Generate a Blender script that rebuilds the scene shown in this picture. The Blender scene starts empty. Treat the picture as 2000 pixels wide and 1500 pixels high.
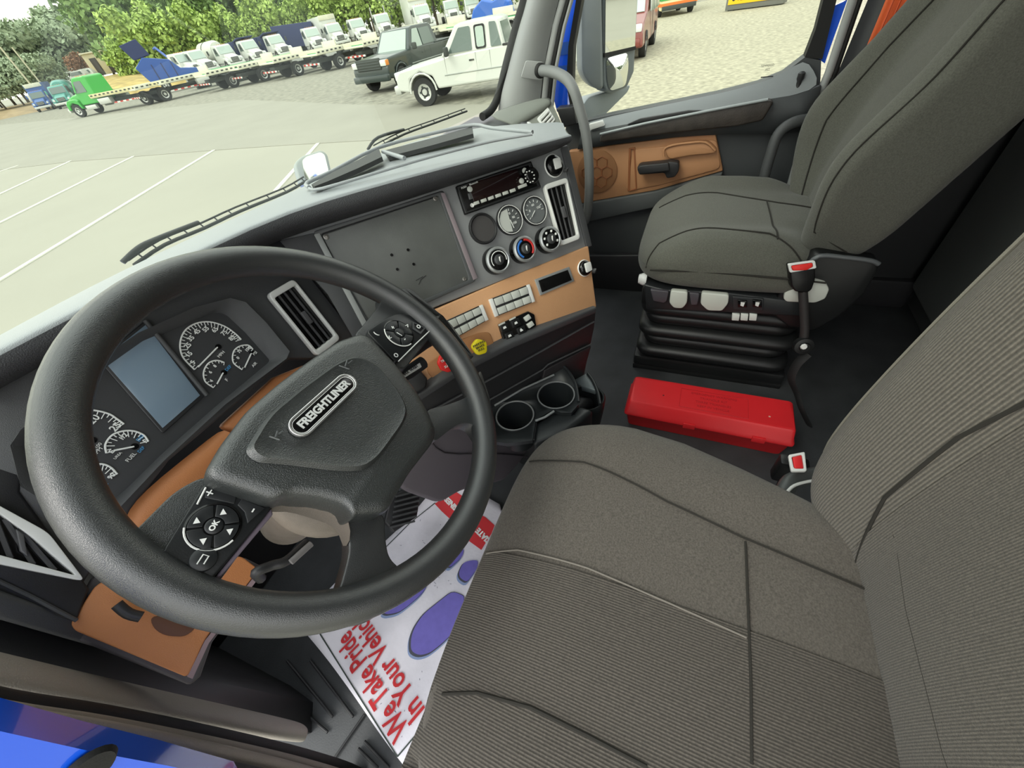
import bpy, bmesh, math, random
from mathutils import Vector, Matrix
random.seed(7)
V = Vector
PI = math.pi
SC = bpy.context.scene
COL = SC.collection

# ------------------------------------------------------------------ camera
# cab frame: +X to the passenger door, +Y to the windshield, +Z up, z = 0 on the cab floor
EYE = V((0.0, 0.0, 1.09))
FPX = 750.0
_roll, _pitch, _yaw = math.radians(11.3), math.atan2(741, 750), math.radians(29.5)
_h = V((math.cos(_yaw), math.sin(_yaw), 0))
FWD = _h * math.cos(_pitch) - V((0, 0, 1)) * math.sin(_pitch)
_u0 = _h * math.sin(_pitch) + V((0, 0, 1)) * math.cos(_pitch)
_r0 = FWD.cross(_u0)
RGT = _r0 * math.cos(_roll) - _u0 * math.sin(_roll)
UPV = _r0 * math.sin(_roll) + _u0 * math.cos(_roll)
cd = bpy.data.cameras.new('camera')
cd.sensor_width = 36.0
cd.lens = FPX / 2000 * 36.0
cd.clip_start = 0.01
cd.clip_end = 2000
cam = bpy.data.objects.new('camera', cd)
COL.objects.link(cam)
M = Matrix.Identity(4)
for i in range(3):
    M[i][0], M[i][1], M[i][2], M[i][3] = RGT[i], UPV[i], -FWD[i], EYE[i]
cam.matrix_world = M
SC.camera = cam

# ------------------------------------------------------------------ world, sun, exposure
w = bpy.data.worlds.new('overcast_sky')
SC.world = w
w.use_nodes = True
nt = w.node_tree
bg = nt.nodes['Background']
tc = nt.nodes.new('ShaderNodeTexCoord')
sp = nt.nodes.new('ShaderNodeSeparateXYZ')
rp = nt.nodes.new('ShaderNodeValToRGB')
nt.links.new(tc.outputs['Generated'], sp.inputs[0])
nt.links.new(sp.outputs['Z'], rp.inputs[0])
rp.color_ramp.elements[0].position = 0.0
rp.color_ramp.elements[0].color = (1.0, 0.985, 0.9, 1)
rp.color_ramp.elements[1].position = 0.75
rp.color_ramp.elements[1].color = (0.93, 0.97, 1.0, 1)
nt.links.new(rp.outputs[0], bg.inputs[0])
bg.inputs[1].default_value = 1.8
sl = bpy.data.lights.new('sun', 'SUN')
sl.energy = 1.3
sl.angle = math.radians(25)
sl.color = (1.0, 0.96, 0.88)
so = bpy.data.objects.new('sun', sl)
COL.objects.link(so)
so.rotation_euler = V((0.75, -0.35, -0.9)).to_track_quat('-Z', 'Y').to_euler()
SC.view_settings.view_transform = 'Standard'
SC.view_settings.look = 'None'
SC.view_settings.gamma = 1
SC.view_settings.exposure = 0.35
SC.view_settings.use_curve_mapping = False
SC.cycles.max_bounces = 8
SC.cycles.transparent_max_bounces = 12
SC.cycles.use_denoising = True

# ------------------------------------------------------------------ measuring helpers
def ray(px, py):
    return RGT * ((px - 1000) / FPX) + UPV * ((750 - py) / FPX) + FWD

def at(px, py, x=None, y=None, z=None):
    d = ray(px, py)
    if x is not None: t = (x - EYE.x) / d.x
    elif y is not None: t = (y - EYE.y) / d.y
    else: t = (z - EYE.z) / d.z
    return EYE + d * t

class Plane:
    """a real surface of the cab: point P, normal n pointing away from the driver"""
    def __init__(s, P, n, ex=None):
        s.P = V(P); s.n = V(n).normalized()
        s.ex = V(ex).normalized() if ex else s.n.cross(V((0, 0, 1))).normalized()
        s.ez = s.ex.cross(s.n).normalized()
    def X(s, px, py, off=0.0):
        d = ray(px, py)
        t = ((s.P - EYE - s.n * off).dot(s.n)) / d.dot(s.n)
        return EYE + d * t
    def uv(s, px, py, off=0.0):
        r = s.X(px, py, off) - s.P
        return r.dot(s.ex), r.dot(s.ez)
    def at(s, u, v, off=0.0):
        return s.P + s.ex * u + s.ez * v - s.n * off

# ------------------------------------------------------------------ materials
def lin(c):
    c = c / 255
    return c / 12.92 if c <= 0.04045 else ((c + 0.055) / 1.055) ** 2.4

def rgb(h):
    return tuple(lin(int(h[i:i + 2], 16)) for i in (0, 2, 4)) + (1,)

MATS = {}
def mat(name, col, rough=0.6, metal=0.0, grain=0.0, gscale=800.0, var=0.0, vscale=6.0, spec=0.5, coat=0.0,
        rib=0.0, ribscale=300.0, ribdir='X', emit=None, estr=1.0, sheen=0.0, alpha=1.0):
    if name in MATS: return MATS[name]
    m = bpy.data.materials.new(name); MATS[name] = m
    m.use_nodes = True
    n = m.node_tree; b = n.nodes['Principled BSDF']
    c = rgb(col) if isinstance(col, str) else tuple(col) + (1,)
    b.inputs['Base Color'].default_value = c
    b.inputs['Roughness'].default_value = rough
    b.inputs['Metallic'].default_value = metal
    b.inputs['Specular IOR Level'].default_value = spec
    b.inputs['Coat Weight'].default_value = coat
    b.inputs['Sheen Weight'].default_value = sheen
    b.inputs['Alpha'].default_value = alpha
    if emit:
        b.inputs['Emission Color'].default_value = rgb(emit)
        b.inputs['Emission Strength'].default_value = estr
    t = n.nodes.new('ShaderNodeTexCoord')
    if var > 0:
        nz = n.nodes.new('ShaderNodeTexNoise'); nz.inputs['Scale'].default_value = vscale; nz.inputs['Detail'].default_value = 6
        n.links.new(t.outputs['Object'], nz.inputs['Vector'])
        mx = n.nodes.new('ShaderNodeMix'); mx.data_type = 'RGBA'
        mx.inputs[6].default_value = tuple(min(1, x * (1 - var)) for x in c[:3]) + (1,)
        mx.inputs[7].default_value = tuple(min(1, x * (1 + var)) for x in c[:3]) + (1,)
        mr = n.nodes.new('ShaderNodeMapRange'); mr.inputs[1].default_value = 0.3; mr.inputs[2].default_value = 0.7
        n.links.new(nz.outputs[0], mr.inputs[0]); n.links.new(mr.outputs[0], mx.inputs[0])
        n.links.new(mx.outputs[2], b.inputs['Base Color'])
    last = None
    if grain > 0:
        g = n.nodes.new('ShaderNodeTexNoise'); g.inputs['Scale'].default_value = gscale; g.inputs['Detail'].default_value = 2
        n.links.new(t.outputs['Object'], g.inputs['Vector'])
        bp = n.nodes.new('ShaderNodeBump'); bp.inputs['Strength'].default_value = grain; bp.inputs['Distance'].default_value = 0.001
        n.links.new(g.outputs[0], bp.inputs['Height']); last = bp
    if rib > 0:
        wv = n.nodes.new('ShaderNodeTexWave'); wv.wave_type = 'BANDS'; wv.bands_direction = ribdir
        wv.inputs['Scale'].default_value = ribscale; wv.inputs['Distortion'].default_value = 0.6; wv.inputs['Detail'].default_value = 1
        wv.inputs['Detail Scale'].default_value = 30
        n.links.new(t.outputs['Object'], wv.inputs['Vector'])
        bp = n.nodes.new('ShaderNodeBump'); bp.inputs['Strength'].default_value = rib; bp.inputs['Distance'].default_value = 0.0015
        n.links.new(wv.outputs[1], bp.inputs['Height'])
        if last: n.links.new(last.outputs[0], bp.inputs['Normal'])
        last = bp
        mx2 = n.nodes.new('ShaderNodeMix'); mx2.data_type = 'RGBA'; mx2.blend_type = 'MULTIPLY'
        src = b.inputs['Base Color'].links[0].from_socket if b.inputs['Base Color'].links else None
        if src: n.links.new(src, mx2.inputs[6])
        else: mx2.inputs[6].default_value = c
        rr = n.nodes.new('ShaderNodeMapRange'); rr.inputs[3].default_value = 0.55; rr.inputs[4].default_value = 1.35
        n.links.new(wv.outputs[1], rr.inputs[0])
        cb = n.nodes.new('ShaderNodeCombineColor')
        for k in range(3): n.links.new(rr.outputs[0], cb.inputs[k])
        n.links.new(cb.outputs[0], mx2.inputs[7]); mx2.inputs[0].default_value = 1.0
        n.links.new(mx2.outputs[2], b.inputs['Base Color'])
    if last: n.links.new(last.outputs[0], b.inputs['Normal'])
    return m

def glass_mat(name, tint=(0.93, 0.97, 0.9), refl=1.0, ior=1.45):
    if name in MATS: return MATS[name]
    m = bpy.data.materials.new(name); MATS[name] = m; m.use_nodes = True
    n = m.node_tree; n.nodes.clear()
    o = n.nodes.new('ShaderNodeOutputMaterial'); t = n.nodes.new('ShaderNodeBsdfTransparent'); t.inputs[0].default_value = tint + (1,)
    g = n.nodes.new('ShaderNodeBsdfGlossy'); g.inputs['Roughness'].default_value = 0.02
    fr = n.nodes.new('ShaderNodeFresnel'); fr.inputs[0].default_value = ior
    mu = n.nodes.new('ShaderNodeMath'); mu.operation = 'MULTIPLY'; mu.inputs[1].default_value = refl
    mx = n.nodes.new('ShaderNodeMixShader')
    n.links.new(fr.outputs[0], mu.inputs[0]); n.links.new(mu.outputs[0], mx.inputs[0])
    n.links.new(t.outputs[0], mx.inputs[1]); n.links.new(g.outputs[0], mx.inputs[2]); n.links.new(mx.outputs[0], o.inputs[0])
    return m

DARK = mat('charcoal_plastic', '4a4b4d', 0.5, grain=0.35, gscale=1500)
BLACK = mat('black_plastic', '29292b', 0.45, grain=0.2, gscale=1500)
GLOSSB = mat('gloss_black', '0c0c0d', 0.18)
STACKG = mat('grey_stack_plastic', '87898a', 0.42, grain=0.2, gscale=1800)
TOPG = mat('dash_top_sky_sheen', '959a9d', 0.42, spec=0.8, grain=0.5, gscale=900)  # pale base colour carries the sky reflection on the dash top
GREYP = mat('pillar_grey', 'a6a8a7', 0.65, grain=0.3, gscale=700)
TAN = mat('tan_panel', 'cb9a70', 0.55, grain=0.45, gscale=900, var=0.04)
TAND = mat('tan_door_panel', 'bb8860', 0.6, grain=0.45, gscale=900, var=0.05)
CHROME = mat('bright_trim', 'd8d8d8', 0.28, metal=0.85)
SILVER = mat('satin_silver', 'e3e4e1', 0.3)
WHITEP = mat('white_print', 'e9ebe8', 0.6)
BLUEP = mat('blue_print', '4f9fd6', 0.6)
REDP = mat('red_print', 'd8262a', 0.5)
LIGHTBTN = mat('pale_button', 'c4c7c0', 0.4, grain=0.3, gscale=600)
WHEELM = mat('wheel_leather_plastic', '303233', 0.27, grain=0.4, gscale=1300, spec=1.0)
HUBM = mat('hub_pad_plastic', '323535', 0.28, grain=0.6, gscale=900, spec=1.0)
RUBBER = mat('rubber_seal', '1b1b1b', 0.7, grain=0.2)
FLOORM = mat('black_floor_vinyl', '3c3e40', 0.62, grain=0.6, gscale=300, var=0.25, vscale=9)
BLUEPAINT = mat('blue_paint', '1d66ff', 0.15, coat=0.8)
TAUPE = mat('lower_shroud_taupe', '625c62', 0.6, grain=0.2)

# ------------------------------------------------------------------ object helpers
ORG = {}
def link(o, parent=None):
    COL.objects.link(o)
    if parent is not None: o.parent = parent
    return o

def tag(o, label=None, cat=None, group=None, kind=None):
    if label: o['label'] = label
    if cat: o['category'] = cat
    if group: o['group'] = group
    if kind: o['kind'] = kind
    return o

def thing(name, label, cat, loc=(0, 0, 0), rz=0.0, group=None, kind=None):
    o = bpy.data.objects.new(name, None)
    o.empty_display_size = 0.05
    o.location = V(loc); o.rotation_euler = (0, 0, rz)
    COL.objects.link(o)
    ORG[o.name] = V(loc) if rz == 0.0 else V((0, 0, 0))
    return tag(o, label, cat, group, kind)

def org(parent):
    while parent is not None:
        if parent.name in ORG: return ORG[parent.name]
        parent = parent.parent
    return V((0, 0, 0))

def mesh(name, verts, faces, m, parent=None, smooth=True, bevel=0.0, bseg=2, sub=0, loc=None, ang=35, solid=0.0):
    o0 = org(parent) if loc is None else V(loc)
    me = bpy.data.meshes.new(name)
    me.from_pydata([tuple(V(v) - o0) for v in verts], [], faces)
    me.update()
    bm = bmesh.new(); bm.from_mesh(me)
    bmesh.ops.recalc_face_normals(bm, faces=bm.faces)
    if bevel > 0 and bseg:
        es = [e for e in bm.edges if len(e.link_faces) == 2 and e.calc_face_angle(0) > math.radians(ang)]
        if es:
            bmesh.ops.bevel(bm, geom=es, offset=bevel, segments=bseg, profile=0.5, affect='EDGES', clamp_overlap=True)
    bm.to_mesh(me); bm.free()
    if smooth:
        for p in me.polygons: p.use_smooth = True
    if isinstance(m, (list, tuple)):
        for k in m: me.materials.append(k)
    else: me.materials.append(m)
    o = bpy.data.objects.new(name, me)
    if loc is not None:
        o.location = V(loc)
        if parent is not None: o.location -= org(parent)
    link(o, parent)
    if smooth and not sub:
        try: me.set_sharp_from_angle(angle=math.radians(ang if bevel else 50))
        except Exception: pass
    if solid:
        s = o.modifiers.new('thickness', 'SOLIDIFY'); s.thickness = solid; s.offset = -1
    if sub:
        s = o.modifiers.new('smooth', 'SUBSURF'); s.levels = sub; s.render_levels = sub
    return o

def rnd(pts, r, seg=4):
    """round the corners of a closed 3-D polygon; r one radius or one for each corner"""
    out = []; n = len(pts)
    for i in range(n):
        ri = r[i] if isinstance(r, (list, tuple)) else r
        p0, p, p1 = V(pts[i - 1]), V(pts[i]), V(pts[(i + 1) % n])
        a, b = p0 - p, p1 - p
        if ri <= 0: out.append(p); continue
        d = min(ri, a.length * 0.48, b.length * 0.48)
        A, B = p + a.normalized() * d, p + b.normalized() * d
        for k in range(seg + 1):
            t = k / seg
            out.append(A * (1 - t) ** 2 + p * 2 * t * (1 - t) + B * t * t)
    return out

def slab(name, pts, n, th, m, parent=None, bevel=0.0, r=0.0, seg=4, bseg=2, smooth=True):
    """planar outline (front face) extruded by th along n (away from the viewer)"""
    P = rnd(pts, r, seg) if (isinstance(r, (list, tuple)) or r > 0) else [V(p) for p in pts]
    k = len(P); n = V(n).normalized()
    vs = P + [p + n * th for p in P]
    fs = [list(range(k)), list(range(2 * k - 1, k - 1, -1))] + [[i, (i + 1) % k, k + (i + 1) % k, k + i] for i in range(k)]
    return mesh(name, vs, fs, m, parent, smooth=smooth, bevel=bevel, bseg=bseg, ang=50)

def frame(name, outer, inner, n, th, m, parent=None, r=0.0, ri=None, bevel=0.0, seg=4):
    A = rnd(outer, r, seg); B = rnd(inner, r if ri is None else ri, seg)
    k = len(A); n = V(n).normalized()
    vs = A + B + [p + n * th for p in A] + [p + n * th for p in B]
    fs = []
    for i in range(k):
        j = (i + 1) % k
        fs += [[i, j, k + j, k + i], [2 * k + i, 3 * k + i, 3 * k + j, 2 * k + j], [i, 2 * k + i, 2 * k + j, j], [k + i, k + j, 3 * k + j, 3 * k + i]]
    return mesh(name, vs, fs, m, parent, bevel=bevel, ang=60)

def box(name, c, s, m, parent=None, bevel=0.0, rz=0.0, M3=None, bseg=2):
    R = M3 if M3 is not None else Matrix.Rotation(rz, 3, 'Z')
    c = V(c); vs = [c + R @ V((x * s[0] / 2, y * s[1] / 2, z * s[2] / 2)) for x in (-1, 1) for y in (-1, 1) for z in (-1, 1)]
    fs = [[0, 1, 3, 2], [4, 6, 7, 5], [0, 4, 5, 1], [2, 3, 7, 6], [0, 2, 6, 4], [1, 5, 7, 3]]
    return mesh(name, vs, fs, m, parent, bevel=bevel, bseg=bseg)

def basis(n):
    n = V(n).normalized()
    a = n.cross(V((0, 0, 1)))
    if a.length < 1e-3: a = V((1, 0, 0))
    a.normalize()
    return a, a.cross(n).normalized(), n

def lathe(name, c, n, prof, m, parent=None, seg=28, cap=True):
    """prof = [(radius, height along n), ...]"""
    a, b, n = basis(n); c = V(c); vs = []; fs = []
    for r, h in prof:
        for k in range(seg):
            t = 2 * PI * k / seg
            vs.append(c + (a * math.cos(t) + b * math.sin(t)) * r + n * h)
    for i in range(len(prof) - 1):
        for k in range(seg):
            j = (k + 1) % seg
            fs.append([i * seg + k, i * seg + j, (i + 1) * seg + j, (i + 1) * seg + k])
    if cap:
        if prof[0][0] > 1e-6: fs.append(list(range(seg))[::-1])
        if prof[-1][0] > 1e-6: fs.append([(len(prof) - 1) * seg + k for k in range(seg)])
    return mesh(name, vs, fs, m, parent)

def smoothpath(pts, n=8, closed=False):
    P = [V(p) for p in pts]; out = []
    N = len(P)
    rng = range(N if closed else N - 1)
    for i in rng:
        if closed: a, b, c, d = P[i - 1], P[i], P[(i + 1) % N], P[(i + 2) % N]
        else: a, b, c, d = P[max(i - 1, 0)], P[i], P[i + 1], P[min(i + 2, N - 1)]
        for k in range(n):
            t = k / n
            out.append(0.5 * ((2 * b) + (c - a) * t + (2 * a - 5 * b + 4 * c - d) * t * t + (3 * b - a - 3 * c + d) * t ** 3))
    if not closed: out.append(P[-1])
    return out

def tube(name, pts, r, m, parent=None, seg=10, closed=False, smooth_n=0, flat=1.0, up=None):
    P = smoothpath(pts, smooth_n, closed) if smooth_n else [V(p) for p in pts]
    n = len(P); vs = []; fs = []
    prev = None
    for i, p in enumerate(P):
        if closed: t = (P[(i + 1) % n] - P[i - 1]).normalized()
        else: t = (P[min(i + 1, n - 1)] - P[max(i - 1, 0)]).normalized()
        ref = V(up) if up else (prev if prev is not None else V((0, 0, 1)))
        a = t.cross(ref)
        if a.length < 1e-3: a = t.cross(V((1, 0, 0)))
        a.normalize(); b = a.cross(t).normalized()
        if not up: prev = b
        rr = r[i * len(r) // n] if isinstance(r, (list, tuple)) else r
        for k in range(seg):
            th = 2 * PI * k / seg
            vs.append(p + a * math.cos(th) * rr + b * math.sin(th) * rr * flat)
    m_ = n if closed else n - 1
    for i in range(m_):
        for k in range(seg):
            j = (k + 1) % seg; i2 = (i + 1) % n
            fs.append([i * seg + k, i * seg + j, i2 * seg + j, i2 * seg + k])
    if not closed:
        fs.append(list(range(seg))[::-1]); fs.append([(n - 1) * seg + k for k in range(seg)])
    return mesh(name, vs, fs, m, parent)

def strip(name, rows, m, parent=None, sub=0, solid=0.0, smooth=True):
    """a surface through rows of points, all rows with the same count"""
    k = len(rows[0]); vs = [V(p) for r in rows for p in r]; fs = []
    for i in range(len(rows) - 1):
        for j in range(k - 1):
            fs.append([i * k + j, i * k + j + 1, (i + 1) * k + j + 1, (i + 1) * k + j])
    return mesh(name, vs, fs, m, parent, smooth=smooth, sub=sub, solid=solid)

def text(name, s, o, xd, up, size, m, parent=None, ext=0.0004, align='CENTER', sx=1.0, bold=0.0):
    cu = bpy.data.curves.new(name, 'FONT'); cu.body = s; cu.size = size; cu.extrude = ext
    cu.align_x = align; cu.align_y = 'CENTER'; cu.resolution_u = 3; cu.offset = bold
    ob = bpy.data.objects.new(name, cu); COL.objects.link(ob)
    dg = bpy.context.evaluated_depsgraph_get()
    me = bpy.data.meshes.new_from_object(ob.evaluated_get(dg))
    bpy.data.objects.remove(ob)
    X = V(xd).normalized(); U = V(up); U = (U - X * U.dot(X)).normalized(); N = X.cross(U)
    base = org(parent); o = V(o)
    for v in me.vertices:
        c = v.co
        v.co = o + X * c.x * sx + U * c.y + N * c.z - base
    me.materials.clear(); me.materials.append(m)
    me.name = name
    t = bpy.data.objects.new(name, me)
    return link(t, parent)

def sgnpow(c, e): return math.copysign(abs(c) ** e, c)

def superq(name, half, e1, e2, deform, m, parent=None, nu=64, nv=36):
    vs = []; fs = []
    a, b, h = half
    for i in range(nv + 1):
        et = -PI / 2 + PI * i / nv
        for k in range(nu):
            om = 2 * PI * k / nu
            p = V((a * sgnpow(math.cos(et), e1) * sgnpow(math.cos(om), e2), b * sgnpow(math.cos(et), e1) * sgnpow(math.sin(om), e2), h * sgnpow(math.sin(et), e1)))
            vs.append(deform(p))
    for i in range(nv):
        for k in range(nu):
            j = (k + 1) % nu
            fs.append([i * nu + k, i * nu + j, (i + 1) * nu + j, (i + 1) * nu + k])
    o = mesh(name, vs, fs, m, parent)
    bm = bmesh.new(); bm.from_mesh(o.data); bmesh.ops.remove_doubles(bm, verts=bm.verts, dist=1e-5); bm.to_mesh(o.data); bm.free()
    for p in o.data.polygons: p.use_smooth = True
    return o

def sq_top(x, y, half, e1, e2):
    a, b, h = half
    r = (abs(x / a) ** (2 / e2) + abs(y / b) ** (2 / e2)) ** (e2 / 2)
    return h * max(0.0, 1 - r ** (2 / e1)) ** (e1 / 2)
# ================================================================== SETTING: the cab shell
def st(o): o['kind'] = 'structure'; return o
def pix(pl, pts, off=0.0): return [pl.X(a, b, off) for a, b in pts]
def pixx(pts, **k): return [at(a, b, **k) for a, b in pts]

# floor with moulded ribs by the driver's sill
fl = thing('floor', 'black vinyl cab floor', 'floor', (0.8, 0, 0), kind='structure')
box('floor_pan', (0.79, 0.06, -0.03), (2.02, 1.98, 0.06), FLOORM, fl, bevel=0.01)
FP = Plane((0, 0, 0.012), (0, 0, -1), (1, 0, 0))
for a, b, c_, d_ in ((650, 1400, 560, 1290), (640, 1430, 520, 1330), (690, 1400, 606, 1290), (712, 1448, 760, 1500), (700, 1462, 738, 1500)):
    p, q = at(a, b, z=0.006), at(c_, d_, z=0.006)
    tube('floor_rib', [p, q], 0.003, BLACK, fl, seg=8)
tube('floor_rib', [at(640, 1500, z=0.006), at(712, 1395, z=0.006)], 0.003, BLACK, fl, seg=8)

st(strip('wall_front', [[(-0.14, 0.98, 0.0), (1.72, 0.98, 0.0)], [(-0.14, 1.06, 0.45), (1.72, 1.06, 0.45)], [(-0.14, 1.02, 0.68), (1.72, 1.02, 0.68)]], BLACK, solid=0.03))
ce = st(box('ceiling', (0.79, -0.3, 1.72), (1.98, 1.1, 0.05), mat('headliner_fabric', 'a9a9a2', 0.9, grain=0.4), bevel=0.02))
WALLD = mat('rear_wall_vinyl', '565958', 0.6, grain=0.5, gscale=500)
wr = thing('wall_rear', 'dark vinyl rear wall of the cab', 'wall', (0.79, -0.86, 0), kind='structure')
box('wall_panel', (0.79, -0.90, 0.86), (1.98, 0.06, 1.72), WALLD, wr, bevel=0.01)
box('wall_pale_panel', (1.48, -0.85, 0.6), (0.5, 0.05, 1.0), mat('rear_panel_grey', '6e7270', 0.55, grain=0.4), wr, bevel=0.02)  # lighter grey slab over the right part of the rear wall

st(box('trim_4', (1.755, 0.1, 0.06), (0.05, 1.9, 0.12), BLACK, bevel=.01))['label'] = 'black passenger door sill'
# right wall: pillar behind the passenger door
B = thing('wall_right', 'dark B-pillar and side wall behind the passenger door', 'pillar', (1.8, -0.6, 0), kind='structure')
strip('pillar_trim', [[(1.76, -0.345, 0.0), (1.76, -0.345, 0.75), (1.76, -0.40, 1.72)], [(1.74, -0.40, 0.0), (1.74, -0.40, 0.75), (1.74, -0.46, 1.72)], [(1.76, -0.9, 0), (1.76, -0.9, 0.75), (1.76, -0.9, 1.72)]], DARK, B, solid=0.03)
sealp = [at(1583, 226, x=1.735), at(1620, 140, x=1.735), at(1666, 0, x=1.735)]
e_ = (sealp[2] - sealp[1]).normalized()
tube('door_seal', [sealp[0] + V((0, -.03, -0.55)), sealp[0], sealp[1], sealp[2], sealp[2] + e_ * 0.6], 0.012, GREYP, B, seg=8)
tube('door_seal', [V((1.74, 0.0, 0)) * 0 + p + V((0.0, -0.016, 0)) for p in (sealp[0] + V((0, -.03, -0.55)), sealp[0], sealp[1], sealp[2], sealp[2] + e_ * 0.6)], 0.007, RUBBER, B, seg=8)
PB = Plane((1.775, 0, 0.8), (1, 0, 0))
slab('blue_pillar_strip', pix(PB, [(1628, 12), (1655, 0), (1622, 92), (1611, 124), (1594, 112)]) , (1, 0, 0), 0.02, BLUEPAINT, B)
q0, q1 = PB.X(1632, 0), PB.X(1655, 0)
slab('blue_pillar_strip', [q0, q1, q1 + V((0, -0.06, .7)), q0 + V((0, -0.06, .7))], (1, 0, 0), 0.02, BLUEPAINT, B)

# ---- windshield (window_1)
def gy(x, z): return 0.75 - 0.69 * (z - 0.81) + 0.14 * (1 - ((x - 0.785) / 0.92) ** 2)
wnd = thing('window_1', 'raked windshield with black rubber edge', 'window', (0.785, 0.85, 0.8), kind='structure')
rows = [[(x, gy(x, z), z) for x in [-.14 + 1.85 * k / 16 for k in range(17)]] for z in [0.80 + 0.1 * k for k in range(9)]]
strip('window_glass', rows, glass_mat('windshield_glass', (0.9, 0.95, 0.86), 0.12), wnd)
edge = [at(1031, -60, x=1.66), at(1024, 0, x=1.66), at(1009, 50, x=1.66), at(988, 130, x=1.66), at(974, 185, x=1.66), at(960, 214, x=1.62), at(942, 228, x=1.55)]
tube('window_seal', edge, 0.014, RUBBER, wnd, seg=10, smooth_n=4)
tube('window_seal', [(-.13, gy(-.13, z), z) for z in (.8, 1.0, 1.3, 1.6)], 0.02, RUBBER, wnd)
tube('window_seal', [(x, gy(x, 1.6), 1.6) for x in (-.13, .3, .79, 1.3, 1.69)], 0.03, RUBBER, wnd)

# ---- passenger A-pillar (trim_1)
tp = thing('trim_1', 'grey moulded A-pillar trim beside the windshield', 'pillar', (1.68, 0.7, 0.8), kind='structure')
L = [(968, 232), (978, 190), (992, 130), (1013, 50), (1028, 0), (1040, -60)]
Rr = [(1052, 225), (1056, 190), (1063, 125), (1078, 50), (1092, 0), (1106, -60)]
Lp = [at(a, b, x=1.655) for a, b in L]; Rp = [at(a, b, x=1.70) for a, b in Rr]
def ext(P, k=2.6): return P + [P[-1] + (P[-1] - P[-3]).normalized() * k * 0.25]
Lp, Rp = ext(Lp), ext(Rp)
mid = [(a + b) / 2 + V((-0.035, -0.0, 0.0)) for a, b in zip(Lp, Rp)]
strip('pillar_cover', [Lp, [(a * .75 + b * .25) + V((-.028, 0, 0)) for a, b in zip(Lp, Rp)], mid, [(a * .25 + b * .75) + V((-.03, 0, 0)) for a, b in zip(Lp, Rp)], Rp], GREYP, tp, sub=1)
for dx, r_, m_ in ((8, 0.013, GREYP), (1, 0.006, RUBBER), (18, 0.009, RUBBER), (24, 0.007, GREYP)):
    tube('door_seal', [at(a + dx, b, x=1.705) for a, b in Rr] + [ext(Rp)[-1] + V((0, -.03, 0))], r_, m_, tp, seg=8)
# bracket panel that carries the grab bar
bk = Plane((1.625, 0.6, 0.95), Rp[2] - Rp[2] + V((0.85, 0.5, 0.05)))
slab('handle_bracket', pix(bk, [(1027, 118), (1062, 121), (1060, 158), (1017, 152)]), bk.n, 0.005, GREYP, tp, bevel=0.002, r=0.008)

# ---- passenger door
dr = thing('door_1', 'passenger door with tan lower panel, dark armrest and black pull handle', 'door', (1.76, 0.05, 0), kind='structure')
DP = Plane((1.76, 0, 0.5), (1, 0, 0))
def dx(off): return lambda pts: pix(DP, pts, off)
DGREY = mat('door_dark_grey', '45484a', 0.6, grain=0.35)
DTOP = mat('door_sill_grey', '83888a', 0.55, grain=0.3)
slab('door_body', dx(0)([(1105, 245), (1190, 226), (1300, 204), (1400, 184), (1480, 164), (1530, 144), (1572, 112), (1604, 118), (1600, 215), (1575, 345), (1560, 500), (1300, 620), (1130, 620), (1100, 420)]), (1, 0, 0), 0.06, DGREY, dr)
fr0 = dx(0.0)([(1608, 0), (1634, 0), (1606, 116), (1572, 112), (1593, 58)])
slab('window_frame', fr0, (1, 0, 0), 0.05, RUBBER, dr)
slab('window_frame', [fr0[0], fr0[1], fr0[1] + V((0, -.05, .6)), fr0[0] + V((0, -.03, .6))], (1, 0, 0), 0.05, RUBBER, dr)
f2 = dx(0.0)([(1117, 232), (1124, 232), (1118, 160), (1120, 90), (1136, 0), (1125, 0), (1110, 90), (1106, 160)])
slab('window_frame', f2, (1, 0, 0), 0.04, RUBBER, dr)
slab('window_frame', [f2[5], f2[4], f2[4] + V((0, -.30, .5)), f2[5] + V((0, -.30, .5))], (1, 0, 0), 0.04, RUBBER, dr)
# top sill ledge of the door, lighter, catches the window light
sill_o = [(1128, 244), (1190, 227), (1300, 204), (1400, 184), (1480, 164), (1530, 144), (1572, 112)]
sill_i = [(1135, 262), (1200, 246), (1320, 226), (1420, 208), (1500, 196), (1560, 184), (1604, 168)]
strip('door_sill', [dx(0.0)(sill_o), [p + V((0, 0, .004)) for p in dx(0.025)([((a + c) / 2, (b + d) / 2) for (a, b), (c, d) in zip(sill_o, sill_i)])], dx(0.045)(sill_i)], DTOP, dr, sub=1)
slab('sill_recess', dx(0.05)([(1225, 243), (1250, 232), (1345, 216), (1378, 216), (1362, 222)]), (1, 0, 0), 0.01, BLACK, dr, bevel=0.001)
arm = [(1172, 264), (1260, 243), (1380, 219), (1500, 196), (1512, 199), (1490, 236), (1440, 247), (1300, 262), (1170, 279)]
strip('door_upper_panel', [dx(0.045)([(1135, 260), (1200, 247), (1320, 226), (1420, 208), (1500, 194), (1560, 184), (1604, 168)]), dx(0.04)([(1128, 292), (1200, 282), (1320, 268), (1420, 262), (1500, 262), (1560, 258), (1592, 240)])], DGREY, dr, solid=0.02)
slab('armrest', dx(0.075)(arm), (1, 0, 0), 0.05, mat('armrest_vinyl', '3a3430', 0.5, grain=0.8, gscale=300, var=0.3, vscale=30), dr, bevel=0.008, r=0.01)
tube('armrest_highlight', dx(0.08)([(1172, 262), (1260, 241), (1380, 217), (1500, 194)]), 0.004, mat('armrest_highlight_grey', 'a2a9ab', .35), dr, seg=8)  # pale line paints the highlight along the armrest top
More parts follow.
